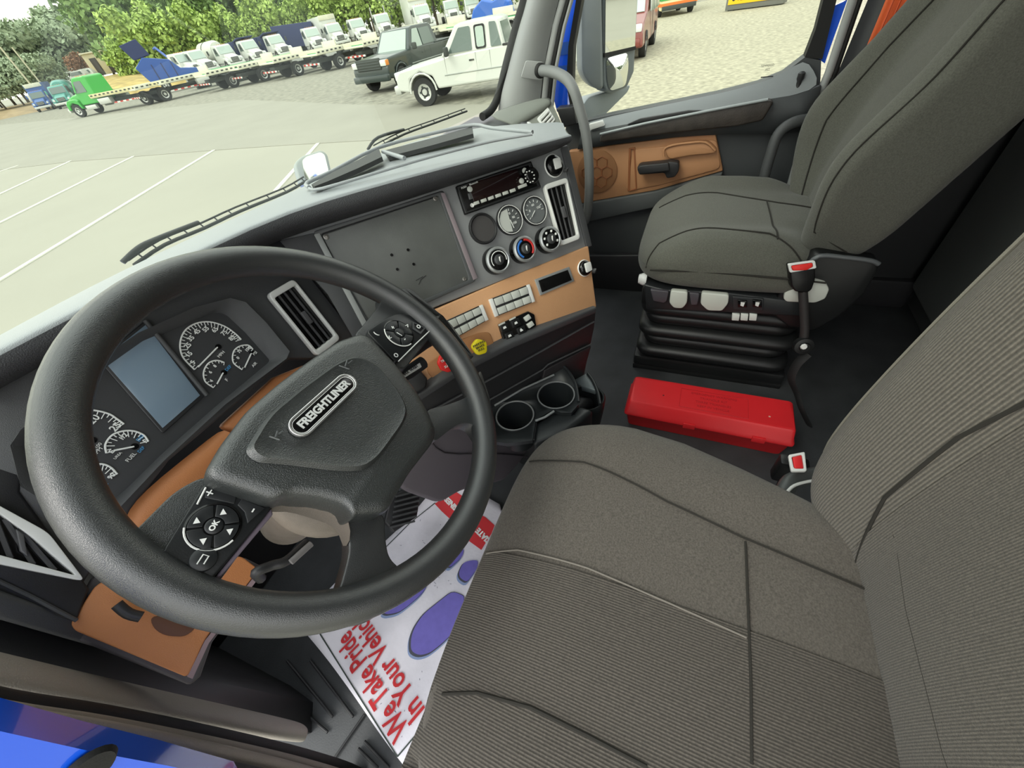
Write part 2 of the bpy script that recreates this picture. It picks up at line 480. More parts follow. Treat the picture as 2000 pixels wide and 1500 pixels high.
# tan panel
pn = slab('tan_panel', dx(0.03)([(1110, 296), (1218, 281), (1397, 259), (1412, 334), (1280, 372), (1160, 393), (1112, 402)]), (1, 0, 0), 0.03, TAND, dr, bevel=0.006, r=0.006)
slab('pull_pocket_rim', dx(0.035)([(1236, 292), (1300, 286), (1400, 272), (1408, 330), (1290, 362), (1236, 372), (1222, 372)]), (1, 0, 0), 0.01, TAND, dr, bevel=0.004, r=0.02)
TAND2 = mat('tan_shell_recess', '9a5f3a', 0.6, grain=0.4)
frame('pocket_step', dx(0.038)([(1228, 290), (1240, 288), (1244, 370), (1226, 374)]), dx(0.038)([(1232, 292), (1237, 291), (1241, 368), (1230, 372)]), (1, 0, 0), 0.006, TAND2, dr, bevel=0.001)
slab('grip_scoop', dx(0.055)([(1296, 290), (1340, 279), (1385, 277), (1400, 292), (1396, 300), (1350, 304), (1306, 312)]), (1, 0, 0), 0.03, TAND, dr, bevel=0.01, r=0.015)
tube('grip_edge', dx(0.058)([(1297, 306), (1297, 292), (1312, 284), (1345, 279), (1378, 278), (1397, 294)]), 0.004, TAND, dr, seg=8, smooth_n=3)
# door release lever
hd = slab('lever_housing', dx(0.085)([(1244, 327), (1250, 322), (1310, 316), (1326, 318), (1326, 334), (1318, 346), (1302, 349), (1298, 338), (1248, 342)]), (1, 0, 0), 0.035, BLACK, dr, bevel=0.004, r=0.008)
slab('lever_grip', dx(0.1)([(1244, 330), (1250, 324), (1306, 318), (1308, 334), (1248, 341)]), (1, 0, 0), 0.012, BLACK, hd, bevel=0.003, r=0.006)
# speaker: a ring and honeycomb relief
sc_ = DP.X(1166, 336, 0.033); 
SPK = mat('speaker_grille', 'a0704a', 0.7, grain=0.8, gscale=1500)
lathe('speaker_grille', sc_, (-1, 0, 0), [(0.082, 0), (0.082, 0.003), (0.076, 0.005), (0.0, 0.006)], SPK, dr, seg=40)
hexd = []
for k in range(7):
    a0 = k * PI / 3; cc = sc_ + V((-0.007, 0, 0)) + (V((0, math.cos(a0), math.sin(a0))) * 0.042 if k else V())
    tube('grille_relief', [cc + V((0, math.cos(PI / 6 + j * PI / 3), math.sin(PI / 6 + j * PI / 3))) * 0.023 for j in range(6)], 0.0018, TAND2, dr, seg=6, closed=True)
slab('door_lower_band', dx(0.04)([(1112, 404), (1160, 395), (1280, 374), (1412, 337), (1402, 372), (1270, 408), (1158, 432), (1112, 440)]), (1, 0, 0), 0.04, mat('door_band_grey', '505354', 0.6, grain=0.3), dr, bevel=0.006)
slab('map_pocket', dx(0.06)([(1112, 500), (1270, 498), (1272, 570), (1114, 572)]), (1, 0, 0), 0.03, BLACK, dr, bevel=0.006)
slab('mirror_switch', dx(0.055)([(1150, 243), (1176, 236), (1180, 246), (1152, 255)]), (1, 0, 0), 0.02, SILVER, dr, bevel=0.002)
lathe('lock_pin', DP.X(1553, 186, 0.03), (0, 0, 1), [(0.014, -0.004), (0.014, 0.006), (0.007, 0.012), (0.007, 0.036), (0.010, 0.042), (0.010, 0.056), (0.005, 0.060)], BLACK, dr, seg=12)
slab('hinge_cover', dx(0.06)([(1086, 212), (1120, 208), (1126, 242), (1100, 250)]), (1, 0, 0), 0.05, BLACK, dr, bevel=0.004)
# glass of the door
gw = thing('window_2', 'clear passenger door window', 'window', (1.79, 0.05, 0.8), kind='structure')
gp = [(1118, 238), (1190, 236), (1300, 214), (1400, 194), (1480, 174), (1530, 154), (1580, 118), (1612, 60), (1622, 0)]
G3 = [PB.X(a, b, -0.01) for a, b in gp]
G3 += [G3[-1] + V((0, -.04, .5)), V((1.785, 0.25, G3[-1].z + .5)), PB.X(1130, 0, -0.01)]
slab('window_glass', G3, (1, 0, 0), 0.004, glass_mat('door_glass', (0.95, 0.97, 0.93), 0.2), gw, smooth=False)
text('glass_mark', 'TEMPERED', PB.X(1499, 128, 0.0), (0, -1, 0), (0, 0, 1), 0.008, BLACK, gw)
text('glass_mark', 'AS2', PB.X(1499, 136, 0.0), (0, -1, 0), (0, 0, 1), 0.008, BLACK, gw)
box('glass_mark', PB.X(1498, 150, 0.0), (0.001, 0.035, 0.003), BLACK, gw)
# blue front door jamb seen past the pillar
JB = Plane((1.79, 0.4, 0.8), (1, 0, 0))
slab('blue_jamb', [JB.X(a, b) for a, b in [(1088, 218), (1078, 180), (1077, 124), (1096, 60), (1115, 0), (1128, 0), (1113, 90), (1108, 150), (1109, 224)]], (1, 0, 0), 0.03, BLUEPAINT, tp)
j0, j1 = JB.X(1115, 0), JB.X(1128, 0)
slab('blue_jamb', [j0, j1, j1 + V((0, -.32, .5)), j0 + V((0, -.32, .5))], (1, 0, 0), 0.03, BLUEPAINT, tp)
for k, (a, b) in enumerate([(1100, 95), (1098, 140)]):
    c_ = JB.X(a, b, 0.002); box('jamb_sticker', c_, (0.002, 0.05, 0.035), mat('pale_blue_sticker', '2f63bf', 0.4), tp)

# ---- driver's side: kick wall, A-pillar grip, rubber door seal, blue sill
wl = thing('wall_left', 'black kick panel and rubber door seal beside the driver footwell', 'wall', (-0.14, 0.5, 0), kind='structure')
strip('kick_panel', [[(-0.175, 0.585, 0.0), (-0.172, 0.565, 0.45), (-0.165, 0.56, 0.80)], [(-0.132, 0.62, 0.0), (-0.13, 0.60, 0.45), (-0.122, 0.60, 0.72)], [(-0.128, 0.7, 0.0), (-0.122, 0.7, 0.45), (-0.105, 0.68, 0.74)], [(-0.14, 1.0, 0), (-0.13, 1.0, 0.45), (-0.12, 0.9, 0.9)]], BLACK, wl, solid=0.02)
tr = thing('trim_2', 'rounded grey A-pillar cover at the driver door opening', 'pillar', (-0.15, 0.5, 0.2), kind='structure')
barm = mat('pillar_cover_grey', 'a39c94', 0.5, grain=0.6, gscale=500)
top = [at(0, 1262, y=0.56), at(200, 1312, y=0.56), at(400, 1360, y=0.545), at(560, 1398, y=0.53), at(600, 1410, y=0.515)]
mid_ = [at(0, 1300, y=0.52), at(200, 1345, y=0.515), at(400, 1385, y=0.505), at(560, 1415, y=0.50), at(612, 1424, y=0.495)]
lo = [at(0, 1352, y=0.50), at(200, 1388, y=0.495), at(400, 1422, y=0.49), at(560, 1447, y=0.49), at(598, 1452, y=0.49)]
ba = [at(0, 1368, y=0.53), at(200, 1400, y=0.53), at(400, 1432, y=0.53), at(560, 1450, y=0.52), at(596, 1454, y=0.515)]
def up_(r): return [r[0] + (r[0] - r[1]).normalized() * 0.55] + r
o = strip('pillar_cover', [up_(top), up_(mid_), up_(lo), up_(ba)], barm, tr, sub=2, solid=0.012)
def sealrow(off, y): return [at(-200, 1345 + off - 10, y=y), at(0, 1378 + off, y=y), at(200, 1404 + off, y=y), at(400, 1438 + off, y=y), at(560, 1470 + off * 1.0, y=y), at(660, 1496 + off, y=y - 0.01)]
for off, y, r_, m_ in ((2, 0.475, 0.012, RUBBER), (17, 0.455, 0.009, mat('seal_lip', '8d857b', 0.6, grain=0.5)), (36, 0.44, 0.012, mat('seal_bulb', '9a9187', 0.6, grain=0.8)), (52, 0.42, 0.006, RUBBER)):
    P = sealrow(off, y); tl = P[-1]
    P += [tl + V((-0.002, -0.03, -0.05)), tl + V((-0.004, -0.10, -0.09)), tl + V((-0.004, -0.4, -0.10))]
    tube('door_seal', P, r_, m_, wl, seg=10, smooth_n=4)
bp_ = Plane((-0.205, 0.36, 0.5), (0.25, 1, 0.0))
slab('blue_door_jamb', [bp_.X(a, b) for a, b in [(-300, 1380), (0, 1428), (180, 1468), (330, 1496), (480, 1530), (300, 1640), (-300, 1600)]], bp_.n, 0.03, BLUEPAINT, wl)
lathe('jamb_plug', bp_.X(172, 1500, 0.002), -bp_.n, [(0.016, 0), (0.014, 0.004), (0, 0.005)], RUBBER, wl, seg=20)
# ================================================================== DASHBOARD
S = Plane((.78, .375, .81), (.5, .73, -.45))          # centre stack, turned to the driver
D = Plane((.38, .61, .73), (0, .93, -.36))            # instrument face
dash = thing('dashboard', 'dark grey wraparound dashboard with tan lower band and silver-ringed air vents', 'dashboard', (0.5, 0.6, 0.5))
def s(pts, off=0.0): return pix(S, pts, off)
def d(pts, off=0.0): return pix(D, pts, off)
def tab(name, pl, pts, off, th, m, parent=None, bevel=0.0, r=0.0, seg=4):
    return slab(name, pix(pl, pts, off), pl.n, th, m, parent or dash, bevel=bevel, r=r, seg=seg)

# --- brow: top surface and front lip
rowC = d([(-60, 788), (0, 754), (120, 690), (245, 622), (400, 532)], .03) + s([(560, 453), (720, 408), (880, 357), (1000, 318), (1104, 284)], .03)
rowB = d([(-60, 714), (0, 684), (120, 620), (245, 561), (400, 482)], .05) + s([(560, 410), (700, 368), (832, 333), (1008, 290), (1115, 263)], .045)
rowBm = [a + (b - a) * 0.5 - V((0, 0, 0)) + (V((0, -.012, -.002))) for a, b in zip(rowB, rowC)]
rowA = pixx([(-60, 700), (0, 668), (130, 592), (250, 524), (400, 452), (590, 366), (690, 312), (800, 268), (920, 240), (1090, 236)], z=.862)
rowA[-1] = at(1090, 236, z=.86); rowA[-2] = at(930, 238, z=.86)
rowAB = [a + (b - a) * 0.5 + V((0, 0, .012)) for a, b in zip(rowA, rowB)]
rowAf = [V((p.x, gy(p.x, .80) - 0.01, .80)) for p in rowA]
under = [p + V((0, .03, -.012)) for p in rowC]
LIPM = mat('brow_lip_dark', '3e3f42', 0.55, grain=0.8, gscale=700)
rB2 = [b + V((0, .012, 0.002)) for b in rowB]; rB3 = [a + (b - a) * .08 for a, b in zip(rowB, rowBm)]
brow_rows = [rowAf, rowA, rowAB, rB2, rowB, rB3, rowBm, rowC, under]
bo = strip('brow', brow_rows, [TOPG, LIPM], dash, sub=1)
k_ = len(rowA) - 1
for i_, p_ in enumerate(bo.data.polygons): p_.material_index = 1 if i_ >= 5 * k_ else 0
# recessed tray on the top right
trayo = pixx([(592, 366), (640, 345), (735, 292), (860, 262), (925, 247), (1000, 255), (1050, 262)], z=.875)
tr_i = [(612, 358), (690, 322), (748, 296), (740, 304), (700, 330), (640, 352)]
tr_b = [(745, 294), (850, 262), (924, 248), (924, 262), (850, 280), (752, 304)]
TRAYD = mat('tray_recess_dark', '393b3b', 0.6, grain=0.6)
ledge1 = [at(a, b, z=.900) for a, b in [(600, 356), (650, 336), (738, 290), (744, 293), (748, 302), (690, 326), (640, 350), (606, 364)]]
slab('tray_wall', [at(a, b, z=.910) for a, b in [(608, 360), (650, 336), (700, 312), (740, 290), (746, 306), (700, 328), (640, 354), (614, 364)]], (0, 0, -1), .008, TRAYD, dash)
slab('tray_wall', [at(a, b, z=.900) for a, b in [(750, 294), (850, 268), (922, 247), (924, 261), (850, 282), (758, 306)]], (0, 0, -1), .008, TRAYD, dash)
tube('tray_rim', [at(a, b, z=.903) for a, b in [(604, 366), (600, 357), (650, 334), (740, 288), (855, 258), (924, 244), (960, 250), (1040, 258)]], 0.0035, TOPG, dash, smooth_n=3)
tube('tray_rim', [at(a, b, z=.905) for a, b in [(604, 368), (630, 368), (760, 330), (850, 304), (960, 276), (1040, 262)]], 0.0025, TOPG, dash, smooth_n=3)
tube('tray_divider', [at(748, 296, z=.903), at(790, 309, z=.903)], 0.004, TOPG, dash)
# --- passenger side pod with its small vent
pod = [at(a, b, x=X_) for a, b, X_ in ((1002, 246, 1.36), (1076, 199, 1.50), (1097, 242, 1.46), (1110, 262, 1.42), (1060, 300, 1.30), (1002, 285, 1.30))]
pn_ = (pod[1] - pod[0]).cross(pod[2] - pod[0]).normalized()
if pn_.dot(pod[0] - EYE) < 0: pn_ = -pn_
POD = Plane(pod[0], pn_)
PODM = mat('pod_grey', '84877f', 0.6, grain=0.3)
slab('pod_face', [POD.X(a, b) for a, b in [(1000, 245), (1077, 197), (1098, 242), (1112, 262), (1080, 330), (1000, 330)]], POD.n, .12, PODM, dash, bevel=.003)
topf = [POD.X(a, b, .012) for a, b in [(1000, 246), (1040, 222), (1079, 197)]]
topm = [POD.X(a, b, .008) for a, b in [(990, 240), (1030, 212), (1078, 188)]]
topb = [at(940, 226, z=.83), at(990, 206, z=.83), at(1060, 188, z=.84)]
strip('pod_top', [[p + V((0, 0, -.012)) for p in topf], topf, topm, topb], mat('pod_top_grey', '73766f', 0.6, grain=0.4), dash, sub=1, solid=.004)
vq = [(1049, 231), (1070, 209), (1085, 233), (1066, 255)]
v0, v1, v2, v3 = [POD.X(a, b, .004) for a, b in vq]
ve = frame('pod_vent_frame', [v0, v1, v2, v3], [v0.lerp(v2, .14), v1.lerp(v3, .14), v2.lerp(v0, .14), v3.lerp(v1, .14)], POD.n, .006, SILVER, dash, r=.005, bevel=.001)
slab('pod_vent_dark', [v0.lerp(v2, .1) + POD.n * .006, v1.lerp(v3, .1) + POD.n * .006, v2.lerp(v0, .1) + POD.n * .006, v3.lerp(v1, .1) + POD.n * .006], POD.n, .02, GLOSSB, dash)
for k in range(1, 4):
    a, b = v0.lerp(v3, k / 4), v1.lerp(v2, k / 4)
    a, b = a.lerp(b, .1), b.lerp(a, .1)
    tube('vent_slat', [a - POD.n * 0.002, b - POD.n * .002], .0035, SILVER, dash, seg=6)
lathe('pod_knob', POD.X(1032, 247), -POD.n, [(.012, 0), (.012, .006), (.008, .01), (0, .011)], SILVER, dash, seg=16)
slab('pod_flap', [POD.X(a, b, .01) for a, b in [(1088, 250), (1096, 242), (1104, 258), (1094, 260)]], POD.n, .01, SILVER, dash, bevel=.001)
# passenger side lower dash block (behind the stack)
slab('passenger_dash_block', [V((1.02, .70, .77)), V((1.70, .66, .77)), V((1.70, .90, .77)), V((.9, .98, .77))], (0, 0, -1), .40, DARK, dash, bevel=.03)
slab('dash_end_cap', [V((-.115, .60, .86)), V((-.115, .80, .84)), V((-.115, .95, .6)), V((-.115, .75, .45)), V((-.115, .56, .62))], (1, 0, 0), .02, DARK, dash, bevel=.004)
strip('passenger_dash_side', [[(1.05, .42, .80), (1.62, .62, .80)], [(1.0, .45, .45), (1.62, .66, .45)], [(1.0, .6, .3), (1.62, .74, .3)]], DARK, dash, solid=.02)

# --- stack panel
stack = tab('stack_panel', S, [(548, 468), (560, 452), (720, 406), (880, 354), (1108, 282), (1156, 480), (1050, 520), (850, 600), (770, 640), (690, 640), (640, 560)], 0, .03, STACKG, bevel=.002)
tab('stack_side_edge', S, [(1096, 288), (1110, 283), (1157, 480), (1146, 484)], .004, .03, DARK, bevel=.002)
dk = tab('stack_left_infill', S, [(546, 470), (612, 455), (714, 640), (690, 660), (640, 575)], .003, .012, DARK, bevel=.001)
# blank screen panel
tab('bezel_shadow', S, [(610, 455), (866, 371), (930, 548), (735, 635), (705, 642)], .002, .01, BLACK, bevel=.001, r=.006)
frame('bezel', s([(611, 452), (866, 373), (930, 549), (712, 646)], .007), s([(626, 457), (857, 381), (917, 546), (722, 632)], .007), S.n, .01, mat('bezel_grey', '4c4e4f', .4, grain=.2), dash, r=.006, bevel=.001)
PL_ = mat('cover_plate_satin', '5c5e5c', .42, grain=.15, var=.15, vscale=14)
tab('cover_plate', S, [(628, 459), (858, 383), (918, 546), (720, 636)], .004, .008, PL_, bevel=.0012, r=.004)
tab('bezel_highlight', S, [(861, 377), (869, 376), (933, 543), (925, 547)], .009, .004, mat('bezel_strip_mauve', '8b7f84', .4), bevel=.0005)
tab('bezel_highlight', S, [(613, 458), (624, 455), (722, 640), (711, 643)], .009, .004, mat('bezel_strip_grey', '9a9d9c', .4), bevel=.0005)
for a, b in ((637, 463), (850, 388), (907, 545), (712, 622)):
    lathe('plate_screw', S.X(a, b, .004), -S.n, [(.0045, 0), (.0045, .0015), (.0025, .002), (.002, .0008), (0, .0008)], mat('screw_metal', '8d8a85', .35, metal=.7), dash, seg=14)
for a, b in ((765, 498), (797, 488), (776, 526), (808, 516)):
    lathe('plate_hole', S.X(a, b, .0052), -S.n, [(.0028, 0), (.0028, .0003), (.002, .0003), (.0019, -.001), (0, -.001)], GLOSSB, dash, seg=12)
tube('plate_scuff', s([(818, 556), (822, 546), (832, 538)], .0045), .0007, BLACK, dash, seg=5)
tube('plate_scuff', s([(812, 548), (826, 540)], .0045), .0006, BLACK, dash, seg=5)

# --- radio
rad = tab('radio', S, [(891, 363), (1038, 314), (1058, 366), (909, 419)], .008, .03, GLOSSB, bevel=.002)
q = lambda pts, o=.009: pix(S, pts, o)
disp = mat('radio_display', '1a0709', .08, spec=.8)
frame('radio_frame', q([(893, 365), (1036, 317), (1056, 365), (910, 417)]), q([(897, 368), (1033, 322), (1051, 363), (913, 412)]), S.n, .003, mat('radio_frame_black', '2a2b2c', .35), rad, bevel=.0005)
slab('display', q([(914, 360), (1010, 329), (1022, 362), (926, 394)], .0105), S.n, .002, disp, rad, bevel=.0005)
for i in range(6):
    a = (930 + i * 14.2, 396 - i * 4.9)
    slab('preset_button', q([(a[0] - 5, a[1] - 1), (a[0] + 5, a[1] - 4.6), (a[0] + 7, a[1] + 1.4), (a[0] - 3, a[1] + 5)], .013), S.n, .004, LIGHTBTN, rad, bevel=.0004)
    if i == 5:
        slab('preset_button', q([(1012, 363), (1028, 357), (1030, 363), (1014, 369)], .013), S.n, .004, LIGHTBTN, rad, bevel=.0004)
for a, b in ((917, 370), (1024, 334), (1018, 354)):
    lathe('round_button', S.X(a, b, .010), -S.n, [(.0055, 0), (.0055, .003), (.004, .004), (0, .004)], LIGHTBTN, rad, seg=16)
kn = lathe('volume_knob', S.X(1035, 345, .009), -S.n, [(.017, 0), (.017, .008), (.015, .013), (.013, .014), (.0, .0125)], GLOSSB, rad, seg=28)
for k in range(10):
    t_ = k * PI / 5; c_ = S.X(1035, 345, .024) + (S.ex * math.cos(t_) + S.ez * math.sin(t_)) * .011
    box('knob_rib', c_, (.003, .003, .002), SILVER, kn, bevel=.0005)
slab('usb_port', q([(914, 378), (920, 376), (924, 388), (917, 390)], .0105), S.n, .002, mat('port_steel', '77797a', .3, metal=.6), rad, bevel=.0003)
lathe('aux_jack', S.X(922, 401, .010), -S.n, [(.004, 0), (.004, .001), (.002, .001), (0, -.001)], SILVER, rad, seg=12)
text('radio_print', 'PUSH', S.X(906, 366, .0105), S.ex, S.ez, .005, WHITEP, rad)
text('radio_print', 'Bluetooth', S.X(925, 358, .0115), S.ex, S.ez, .005, WHITEP, rad, ext=.0002)

# --- round gauges and heater knobs
def gauge(px, py, face, kind):
    c_ = S.X(px, py, .002)
    g = lathe('gauge', c_, -S.n, [(.031, -.004), (.031, .004), (.0285, .0065), (.026, .004), (.026, .001), (0, .001)], BLACK, dash, seg=36)
    lathe('gauge_face', c_ - S.n * .0005, -S.n, [(.026, 0), (.026, .0015), (0, .0016)], face, g, seg=36)
    tube('gauge_ring', [c_ - S.n * .006 + (S.ex * math.cos(t) + S.ez * math.sin(t)) * .0288 for t in [k * PI / 12 for k in range(24)]], .0009, SILVER if kind else BLACK, g, seg=6, closed=True)
    if kind:
        for k in range(9):
            t = math.radians(215 - k * 31 * .9)
            dr_ = S.ex * math.cos(t) + S.ez * math.sin(t)
            tube('gauge_tick', [c_ - S.n * .003 + dr_ * .018, c_ - S.n * .003 + dr_ * .0225], .0008, WHITEP, g, seg=4)
        for (u, v, s_) in (((-.012, .003, '0'), (0.0, .012, '60'), (.012, .003, '150')) if kind == 2 else ((.002, .012, 'PSI'), (.010, .002, '90'), (.008, -.009, '150'))):
            text('gauge_number', s_, c_ - S.n * .003 + S.ex * u + S.ez * v, S.ex, S.ez, .007, WHITEP, g)
        tube('gauge_needle', [c_ - S.n * .004, c_ - S.n * .004 + (S.ex * -.7 + S.ez * -.55) * .018 if kind == 2 else c_ - S.n * .004 + (S.ex * .1 + S.ez * -1) * .018], .0009, WHITEP, g, seg=5)
    return g
gauge(943, 447, mat('blank_gauge_cover', '4a4848', .45, grain=.2), 0)
g2_ = gauge(995, 430, mat('gauge_face_dark', '5d6060', .3), 1)
slab('gauge_light_half', [S.X(a, b, .006) for a, b in [(979, 414), (990, 408), (1002, 452), (990, 453), (979, 444), (975, 430)]], S.n, .001, mat('gauge_pale_sector', 'c2c6c0', .4), g2_)
gauge(1043, 412, mat('gauge_face_grey', '6d7172', .3), 2)
def knob(px, py, kind):
    c_ = S.X(px, py, .0)
    k = lathe('heater_knob', c_, -S.n, [(.029, -.002), (.029, .004), (.0275, .016), (.025, .021), (.021, .0225)], GLOSSB, dash, seg=36)
    lathe('knob_ring', c_ - S.n * .021, -S.n, [(.0275, -.004), (.027, .001), (.0235, .003), (.021, .001)], mat('knob_ring_grey', 'a9acac', .3, metal=.5), k, seg=36, cap=False)
    lathe('knob_face', c_ - S.n * .021, -S.n, [(.022, 0), (.022, .0012), (0, .0012)], mat('knob_face_grey', '55585a', .4), k, seg=30)
    lathe('knob_pointer', c_ - S.n * .022, -S.n, [(.011, 0), (.011, .004), (.008, .006), (0, .006)], mat('knob_boss', '3a3c3d', .4), k, seg=20)
    box('pointer_bar', c_ - S.n * .029 + S.ez * 0, (.003, .003, .012), SILVER, k, bevel=.0006)
    if kind == 1:
        for m_, a0, a1 in ((mat('cold_blue', '2f6fc0', .5), 100, 230), (mat('hot_red', 'cc2e2c', .5), -50, 80)):
            tube('temperature_arc', [c_ - S.n * .0245 + (S.ex * math.cos(math.radians(t)) + S.ez * math.sin(math.radians(t))) * .0185 for t in range(a0, a1 + 1, 13)], .0022, m_, k, seg=6)
    elif kind == 0:
        tube('fan_arc', [c_ - S.n * .0245 + (S.ex * math.cos(math.radians(t)) + S.ez * math.sin(math.radians(t))) * .0175 for t in range(-20, 220, 16)], .001, WHITEP, k, seg=5)
    else:
        for t in (20, 65, 115, 160, 210, 330):
            box('mode_mark', c_ - S.n * .0235 + (S.ex * math.cos(math.radians(t)) + S.ez * math.sin(math.radians(t))) * .0165, (.004, .004, .004), WHITEP, k, bevel=.0005)
knob(966, 510, 0); knob(1017, 489, 1); knob(1066, 470, 2)
for a, b in ((992, 499), (1041, 479)):
    box('heater_indicator', S.X(a, b, .004), (.01, .004, .003), SILVER, dash, bevel=.0005)
def socket(px, py, off=0.0, r=.022):
    c_ = S.X(px, py, off)
    k = lathe('power_socket', c_, -S.n, [(r, -.004), (r, .006), (r * .85, .012), (r * .5, .014), (0, .014)], GLOSSB, dash, seg=28)
    lathe('socket_ring', c_, -S.n, [(r * 1.02, .0), (r * 1.1, .003), (r * .95, .006)], SILVER, k, seg=28, cap=False)
    slab('socket_flap', [c_ - S.n * .018 + S.ex * u + S.ez * v for u, v in ((-.008, -.010), (.010, -.010), (.012, .010), (-.006, .012))], S.n, .004, SILVER, k, bevel=.001, r=.003)
    box('flap_tab', c_ - S.n * .014 + S.ex * r * .9 - S.ez * r * .8, (.014, .008, .006), BLACK, k, bevel=.001)
socket(1080, 325); socket(1140, 524, .006, .018)

# --- vents: silver ring, black core, slats and a thumb wheel
def vent(pl, q4, off=.0135, n_sl=4, name='air_vent'):
    P = [pl.X(a, b, off) for a, b in q4]
    c_ = sum(P, V()) / 4
    inn = [p + (c_ - p).normalized() * 0.0115 for p in P]
    v = frame(name, P, inn, pl.n, .012, SILVER, dash, r=.009, ri=.004, bevel=.0012)
    slab('vent_core', [p + (c_ - p).normalized() * .006 + pl.n * .009 for p in P], pl.n, .02, GLOSSB, v)
    TL, TR, BR, BL = inn
    for k in range(1, n_sl):
        a, b = TL.lerp(TR, k / n_sl) + pl.n * .006, BL.lerp(BR, k / n_sl) + pl.n * .006
        tube('vent_slat', [a, b], .0022, mat('vent_slat_grey', '4d4d4f', .35), v, seg=6)
    a, b = TL.lerp(TR, .5), BL.lerp(BR, .5)
    slab('vent_slider', [a.lerp(b, .5) + (TR - TL).normalized() * sx + (BL - TL).normalized() * sy for sx, sy in ((-.003, -.012), (.006, -.012), (.006, .012), (-.003, .012))], pl.n, .006, mat('vent_slider_grey', '58585a', .35), v, bevel=.001)
    return v
vent(S, [(1063, 361), (1108, 346), (1134, 466), (1097, 480)])
vent(D, [(523, 574), (574, 544), (666, 661), (622, 696)])
# --- tan lower band
tab('tan_band', S, [(846, 606), (1000, 540), (1150, 479), (1166, 600), (1000, 668), (905, 715), (822, 768), (780, 740), (770, 700)], .006, .03, TAN, bevel=.004)
def bank(P4, n, name, m, off=.01):
    P = [S.X(a, b, off) for a, b in P4]
    bk = slab(name, P, S.n, .008, BLACK, dash, bevel=.001)
    TL, TR, BR, BL = P
    for e, (A_, B_) in enumerate(((TL, BL), (TR, BR))):
        o_ = (TR - TL).normalized() * (.004 if e == 0 else -.004)
        slab('bank_end_cap', [A_ + o_ * -1 - S.n * .002, A_ + o_ * 1.2 - S.n * .002, B_ + o_ * 1.2 - S.n * .002, B_ + o_ * -1 - S.n * .002], S.n, .008, SILVER, bk, bevel=.001)
    for r_ in (0, 1):
        for k in range(n):
            u0, u1 = .06 + .88 * k / n + .008, .06 + .88 * (k + 1) / n - .008
            v0_, v1_ = (.06, .45) if r_ == 0 else (.58, .95)
            pts = [TL.lerp(TR, u).lerp(BL.lerp(BR, u), v) for u, v in ((u0, v0_), (u1, v0_), (u1, v1_), (u0, v1_))]
            slab('blank_switch', [p - S.n * .004 for p in pts], S.n, .006, m, bk, bevel=.0008)
    return bk
bank([(958, 584), (1031, 556), (1042, 590), (970, 618)], 4, 'switch_bank', LIGHTBTN)
bank([(868, 628), (939, 596), (951, 626), (884, 664)], 4, 'switch_bank', LIGHTBTN)
fr_ = tab('display_frame', S, [(1045, 546), (1112, 521), (1122, 549), (1056, 577)], .010, .008, mat('display_frame_grey', '9fa2a3', .35, metal=.4), bevel=.001)
slab('dark_display', s([(1052, 548), (1109, 527), (1117, 547), (1059, 571)], .0115), S.n, .002, GLOSSB, fr_, bevel=.0004)
sb = tab('rocker_bank', S, [(974, 634), (1032, 608), (1044, 614), (1048, 636), (992, 668), (984, 666)], .012, .012, GLOSSB, bevel=.0015)
RK = mat('rocker_black', '1a1b1c', .3)
for (a, b, m_, lt) in ((986, 640, RK, 1), (1008, 631, RK, 1), (996, 656, RK, 1), (1019, 645, RK, 2), (1031, 621, LIGHTBTN, 0), (1037, 634, LIGHTBTN, 0)):
    w_, h_ = (9, 8) if m_ is RK else (6.5, 5.5)
    r_ = slab('rocker_switch', s([(a - w_ - 1, b - h_ + 5), (a + w_ - 4, b - h_ - 2), (a + w_ + 1, b + h_ - 5), (a - w_ + 4, b + h_ + 2)], .017), S.n, .008, m_, sb, bevel=.001)
    if lt:
        c_ = S.X(a, b, .018)
        slab('switch_icon', [c_ + S.ex * u + S.ez * v for u, v in ((-.004, -.002), (.004, -.002), (.003, .003) if lt == 1 else (0, .005), (-.003, .003))], S.n, .0006, WHITEP, r_)
for a, b in ((980, 631), (1001, 621), (998, 667), (1022, 655)):
    slab('switch_lens', s([(a - 6, b + 3), (a + 6, b - 3), (a + 7, b), (a - 5, b + 6)], .016), S.n, .003, LIGHTBTN, sb, bevel=.0004)
